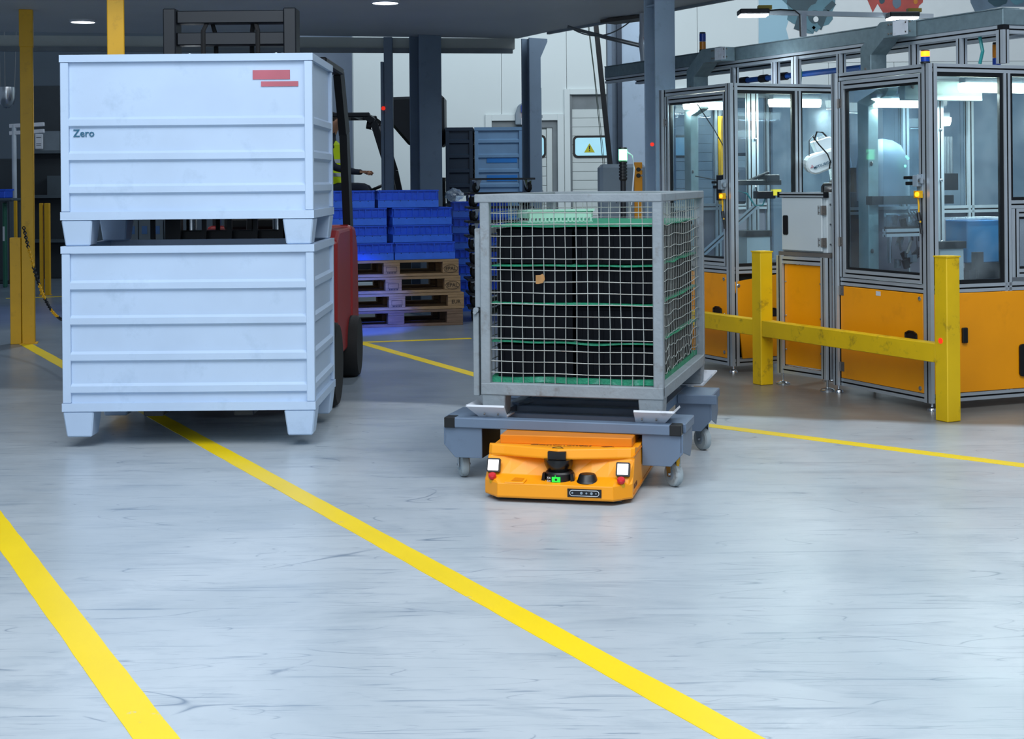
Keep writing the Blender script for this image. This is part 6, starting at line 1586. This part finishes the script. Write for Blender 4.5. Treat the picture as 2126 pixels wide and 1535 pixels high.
# ------------------------------------------------------------------ DARK AREA AT THE LEFT, BEHIND THE POST
def boxpx(px0, px1, py0, py1, Y, D, m, name, label, cat, zb=None, bevel=.01, grp=None, details=None):
    a = P(px0, py0, Y); c = P(px1, py1, Y); z0 = c.z if zb is None else zb; z1 = a.z
    t = thing(name, label, cat, ((a.x + c.x) / 2, Y, z0), 0, grp)
    w2 = (c.x - a.x) / 2; k = MB(); k.box(-w2, w2, 0, D, 0, z1 - z0); k.build('casing', m, t, bevel=bevel)
    if details: details(t, w2, D, z1 - z0)
    return t
DKG = mat('dark_grey_paint', '#2E363C', 0.5); DK2 = mat('dim_grey_paint', '#4A565E', 0.5)
def cabd(t, w2, D, h_):
    k = MB(); k.box(-w2 + .02, -.01, -.02, 0, .05, h_ - .05); d1 = k.build('cabinet_door', DKG, t, bevel=.004); k = MB(); k.box(.01, w2 - .02, -.02, 0, .05, h_ - .05); d2 = k.build('cabinet_door', DKG, t, bevel=.004)
    k = MB(); k.box(-.05, -.03, -.04, -.02, h_ * .45, h_ * .55); k.build('handle', CHROME, d1); k = MB(); k.box(.03, .05, -.04, -.02, h_ * .45, h_ * .55); k.build('handle', CHROME, d2)
boxpx(-60, 34, 330, 490, 19.0, .6, DKG, 'machine_cabinet', 'dark machine cabinet behind the left yellow post', 'cabinet', 0, details=cabd)
def rackd(t, w2, D, h_):
    for z in (.5, 1.1, 1.7): 
        k = MB(); k.box(-w2, w2, -.25, 0, z, z + .04); k.build('shelf', DK2, t)
    k = MB(); k.box(-w2 + .05, w2 - .3, -.22, -.02, 1.74, 2.0); k.build('shelf_box', mat('dim_box', '#6F7C86', 0.6), t)
    k = MB(); k.box(-w2 + .3, w2 - .05, -.2, -.02, 1.14, 1.4); k.build('shelf_box', DK2, t)
boxpx(60, 180, 178, 492, 20.0, .5, DKG, 'storage_rack', 'tall dark storage rack right of the left yellow post', 'rack', 0, details=rackd)
t = boxpx(72, 89, 278, 310, 19.73, .02, CRAD, 'notice_sheet', 'white notice sheet hanging on the dark rack', 'sign', details=lambda t, w2, D, h_: [MB().box(-w2 * .6, w2 * .6, -.003, 0, h_ * f, h_ * f + .008).build('text_line', CABLE, t) for f in (.25, .35, .75)])
for (py, lab) in ((258, 'upper'), (272, 'lower')):
    a, c = P(2 if lab == 'x' else 20, py + (4 if lab == 'upper' else 5), 18.6), P(92, py, 18.6)
    k = MB(); k.bar(a, c, .05, .05); tag(k.build('overhead_pipe', CRAD, bevel=.005), '%s pale horizontal pipe behind the left yellow post' % lab, 'pipe')
k = MB(); a = P(29, 260, 18.6); k.cyl((a.x, a.y, 0), a, .03, 10); tag(k.build('pipe_stand', CABLEW), 'pale upright pipe stand left of the yellow post', 'pipe')
boxpx(-12, 10, 393, 412, 18.2, .3, BLUEC, 'blue_bin', 'small blue bin at the far left edge of the picture', 'bin', details=lambda t, w2, D, h_: MB().box(-w2 - .01, w2 + .01, -.01, D + .01, h_ - .02, h_).build('rim', BLUEC, t))
boxpx(-12, 26, 412, 418, 18.1, .38, DK2, 'work_table', 'dim grey work table under the blue bin at far left', 'table', details=lambda t, w2, D, h_: [MB().box(x, x + .04, y, y + .04, -1.0, 0).build('leg', DK2, t) for x in (-w2, w2 - .04) for y in (0, D - .04)])
boxpx(4, 11, 421, 478, 18.3, .08, mat('dim_green', '#1C5C4A', 0.5), 'green_cylinder', 'dark green container below the work table at far left', 'container', 0.0, details=lambda t, w2, D, h_: MB().box(-w2 * .6, w2 * .6, -.004, 0, h_ * .55, h_ * .72).build('white_label', CRAD, t))
# hanging convex mirror
c = P(14, 190, 17.5); r_ = P(32, 190, 17.5).x - c.x + .0
t = thing('convex_mirror', 'convex safety mirror hanging on wires at the left edge', 'mirror', (c.x, c.y, c.z))
k = MB(); k.lathe([(r_, .05), (r_ * 1.02, .0), (r_ * .96, -.08), (r_ * .75, -.15), (r_ * .4, -.19), (.01, -.20)], n=28); k.build('mirror_dome', CHROME, t, smooth=True)
k = MB()
for a in (0, 2.1, 4.2): k.cyl((r_ * .9 * math.cos(a), r_ * .9 * math.sin(a), .04), (.15 * math.cos(a), .15 * math.sin(a), 1.6), .006, 5)
k.build('hanging_wire', CABLE, t)
# low yellow bollards in the dark area
for (p0, p1, py0, py1, lab) in ((29, 36, 417, 520, 'thin yellow bollard left of the tall yellow post'), (82, 90, 422, 520, 'yellow bollard right of the tall yellow post'), (93, 104, 422, 516, 'second yellow bollard right of the tall yellow post')):
    Y = 17.0; a = P(p0, py0, Y); c = P(p1, py1, Y)
    t = thing('bollard', lab, 'bollard', ((a.x + c.x) / 2, Y, 0), 0, 'yellow bollards in the dark area')
    k = MB(); w2 = (c.x - a.x) / 2; k.box(-w2, w2, -w2, w2, 0, a.z); k.build('post_body', POSTY, t, bevel=.004)
    k = MB(); k.box(-w2 - .008, w2 + .008, -w2 - .008, w2 + .008, 0, .01); k.build('foot_plate', POSTY, t)
# grey stillage boxes seen through the gap
for i in range(4):
    for j in range(2):
        a = P(262 + i * 26, 470 + j * 22, 14.6); lab = 'grey slatted storage box behind the containers, %s row, %s' % (('upper', 'lower')[j], ('far left', 'left', 'right', 'far right')[i])
        t = thing('storage_box', lab, 'box', (a.x, 14.6, .50 + .0 - j * .22 + .22 - .0), 0, 'grey boxes seen through the gap')
        k = MB(); k.box(0, .118, 0, .3, 0, .20); k.build('box_body', DK2, t, bevel=.004); k = MB(); k.box(.03, .085, -.004, 0, .06, .14); k.build('blue_card', mat('dim_blue', '#27507E', .5) if 'dim_blue' not in MATS else MATS['dim_blue'], t)
t = thing('storage_table', 'low dark table under the grey storage boxes', 'table', (P(262, 500, 14.6).x - .05, 14.55, 0))
k = MB(); k.box(0, .60, 0, .42, .46, .499); k.build('table_top', DKG, t)
for x in (.02, .54):
    for y in (.02, .36): k = MB(); k.box(x, x + .04, y, y + .04, 0, .46); k.build('leg', DKG, t)
# blue safety spot on the far floor at left
t = thing('blue_floor_light', 'blue safety spotlight on the dark rack shining on the floor', 'lamp', (-7.0, 19.6, 2.6))
k = MB(); k.cyl((0, 0, 0), (-.03, .1, -.05), .05, 14); k.build('lamp_head', BLACK, t); k = MB(); k.cyl((-.03, .1, -.05), (-.031, .102, -.051), .042, 14); k.build('lamp_lens', LAMPB, t)
spot('blue_floor_spot', (-7.0, 19.75, 2.5), (-7.6, 22.5, 0), 900, (0.05, 0.15, 1.0), 50, .8, .05)
spot('blue_floor_spot', (-5.2, 14.0, 2.5), (-4.9, 14.4, 0), 60, (0.1, 0.22, 1.0), 70, .9, .05)

# ------------------------------------------------------------------ SIGNAL POLE, CASING AND SWITCH PANEL BEHIND THE CAGE
Yp = 9.2
c = P(1294, 400, Yp)
t = thing('signal_pole', 'black pole with a glowing green signal light, behind the mesh cage', 'signal light', (c.x, Yp, 0))
z1 = P(1296, 310, Yp).z; zg0 = P(1296, 333, Yp).z; zk = P(1296, 372, Yp).z
k = MB(); k.lathe([(.10, 0), (.10, .012), (.022, .02), (.017, .05), (.017, zk)], n=16); k.build('pole', BLACKM, t, smooth=True)
k = MB(); prof = [(.02, zk - .01)]
nr = 6
for i in range(nr): a = zk + (zg0 - zk) * i / nr; h_ = (zg0 - zk) / nr; prof += [(.026, a), (.026, a + h_ * .6), (.021, a + h_ * .7), (.021, a + h_ * .95)]
k.lathe(prof, n=16); k.build('pole_socket', BLACK, t, smooth=False)
k = MB(); k.lathe([(.026, zg0), (.026, z1)], n=18); k.build('green_light', GREENL, t, smooth=True, label='glowing green light')
k = MB(); k.lathe([(.027, z1), (.024, z1 + .012)], n=18); k.build('light_cap', BLACK, t)
k = MB(); k.tube([(.02, 0, z1 - .01), (.06, 0, z1 - .04), (.07, 0, z1 - .12), (.05, 0, z1 - .35)], .005, 6); k.build('cable', CABLEW, t, smooth=True)
def hood(t, w2, D, h_):
    k = MB(); k.lathe([(.14, -.004), (.13, -.010), (.02, -.010)], (-w2 + .13, 0, h_ - .42), 20, V((0, 1, 0))); k.build('round_cover', DK2, t) if False else None
    k = MB(); pts = [(-w2 + .02 + .12 * math.cos(R(a)), -.004, h_ - .33 + .09 * math.sin(R(a))) for a in range(0, 91, 15)]; k.tube(pts, .005, 5); k.build('moulded_arc', DK2, t)
boxpx(1245, 1344, 341, 640, 12.4, .35, GREYB, 'machine_casing', 'plain grey machine casing behind the mesh cage and green light', 'machine', 0, .03, details=hood)
def sw(t, w2, D, h_):
    for (z, r_) in ((h_ - .06, .018), (h_ - .11, .018)):
        k = MB(); k.lathe([(r_, 0), (r_, .01), (r_ * .8, .02)], (.0, -.0, z), 14, V((0, -1, 0))); k.build('push_button', BLACK, t, smooth=True)
        k = MB(); k.lathe([(r_ * .5, 0), (r_ * .5, .006)], (.03, -.0, z), 10, V((0, -1, 0))); k.build('indicator', CHROME, t)
boxpx(1317, 1336, 337, 640, 12.1, .06, PANEL, 'switch_panel', 'narrow amber switch panel with two black buttons beside the grey casing', 'switch panel', 0, .004, details=sw)
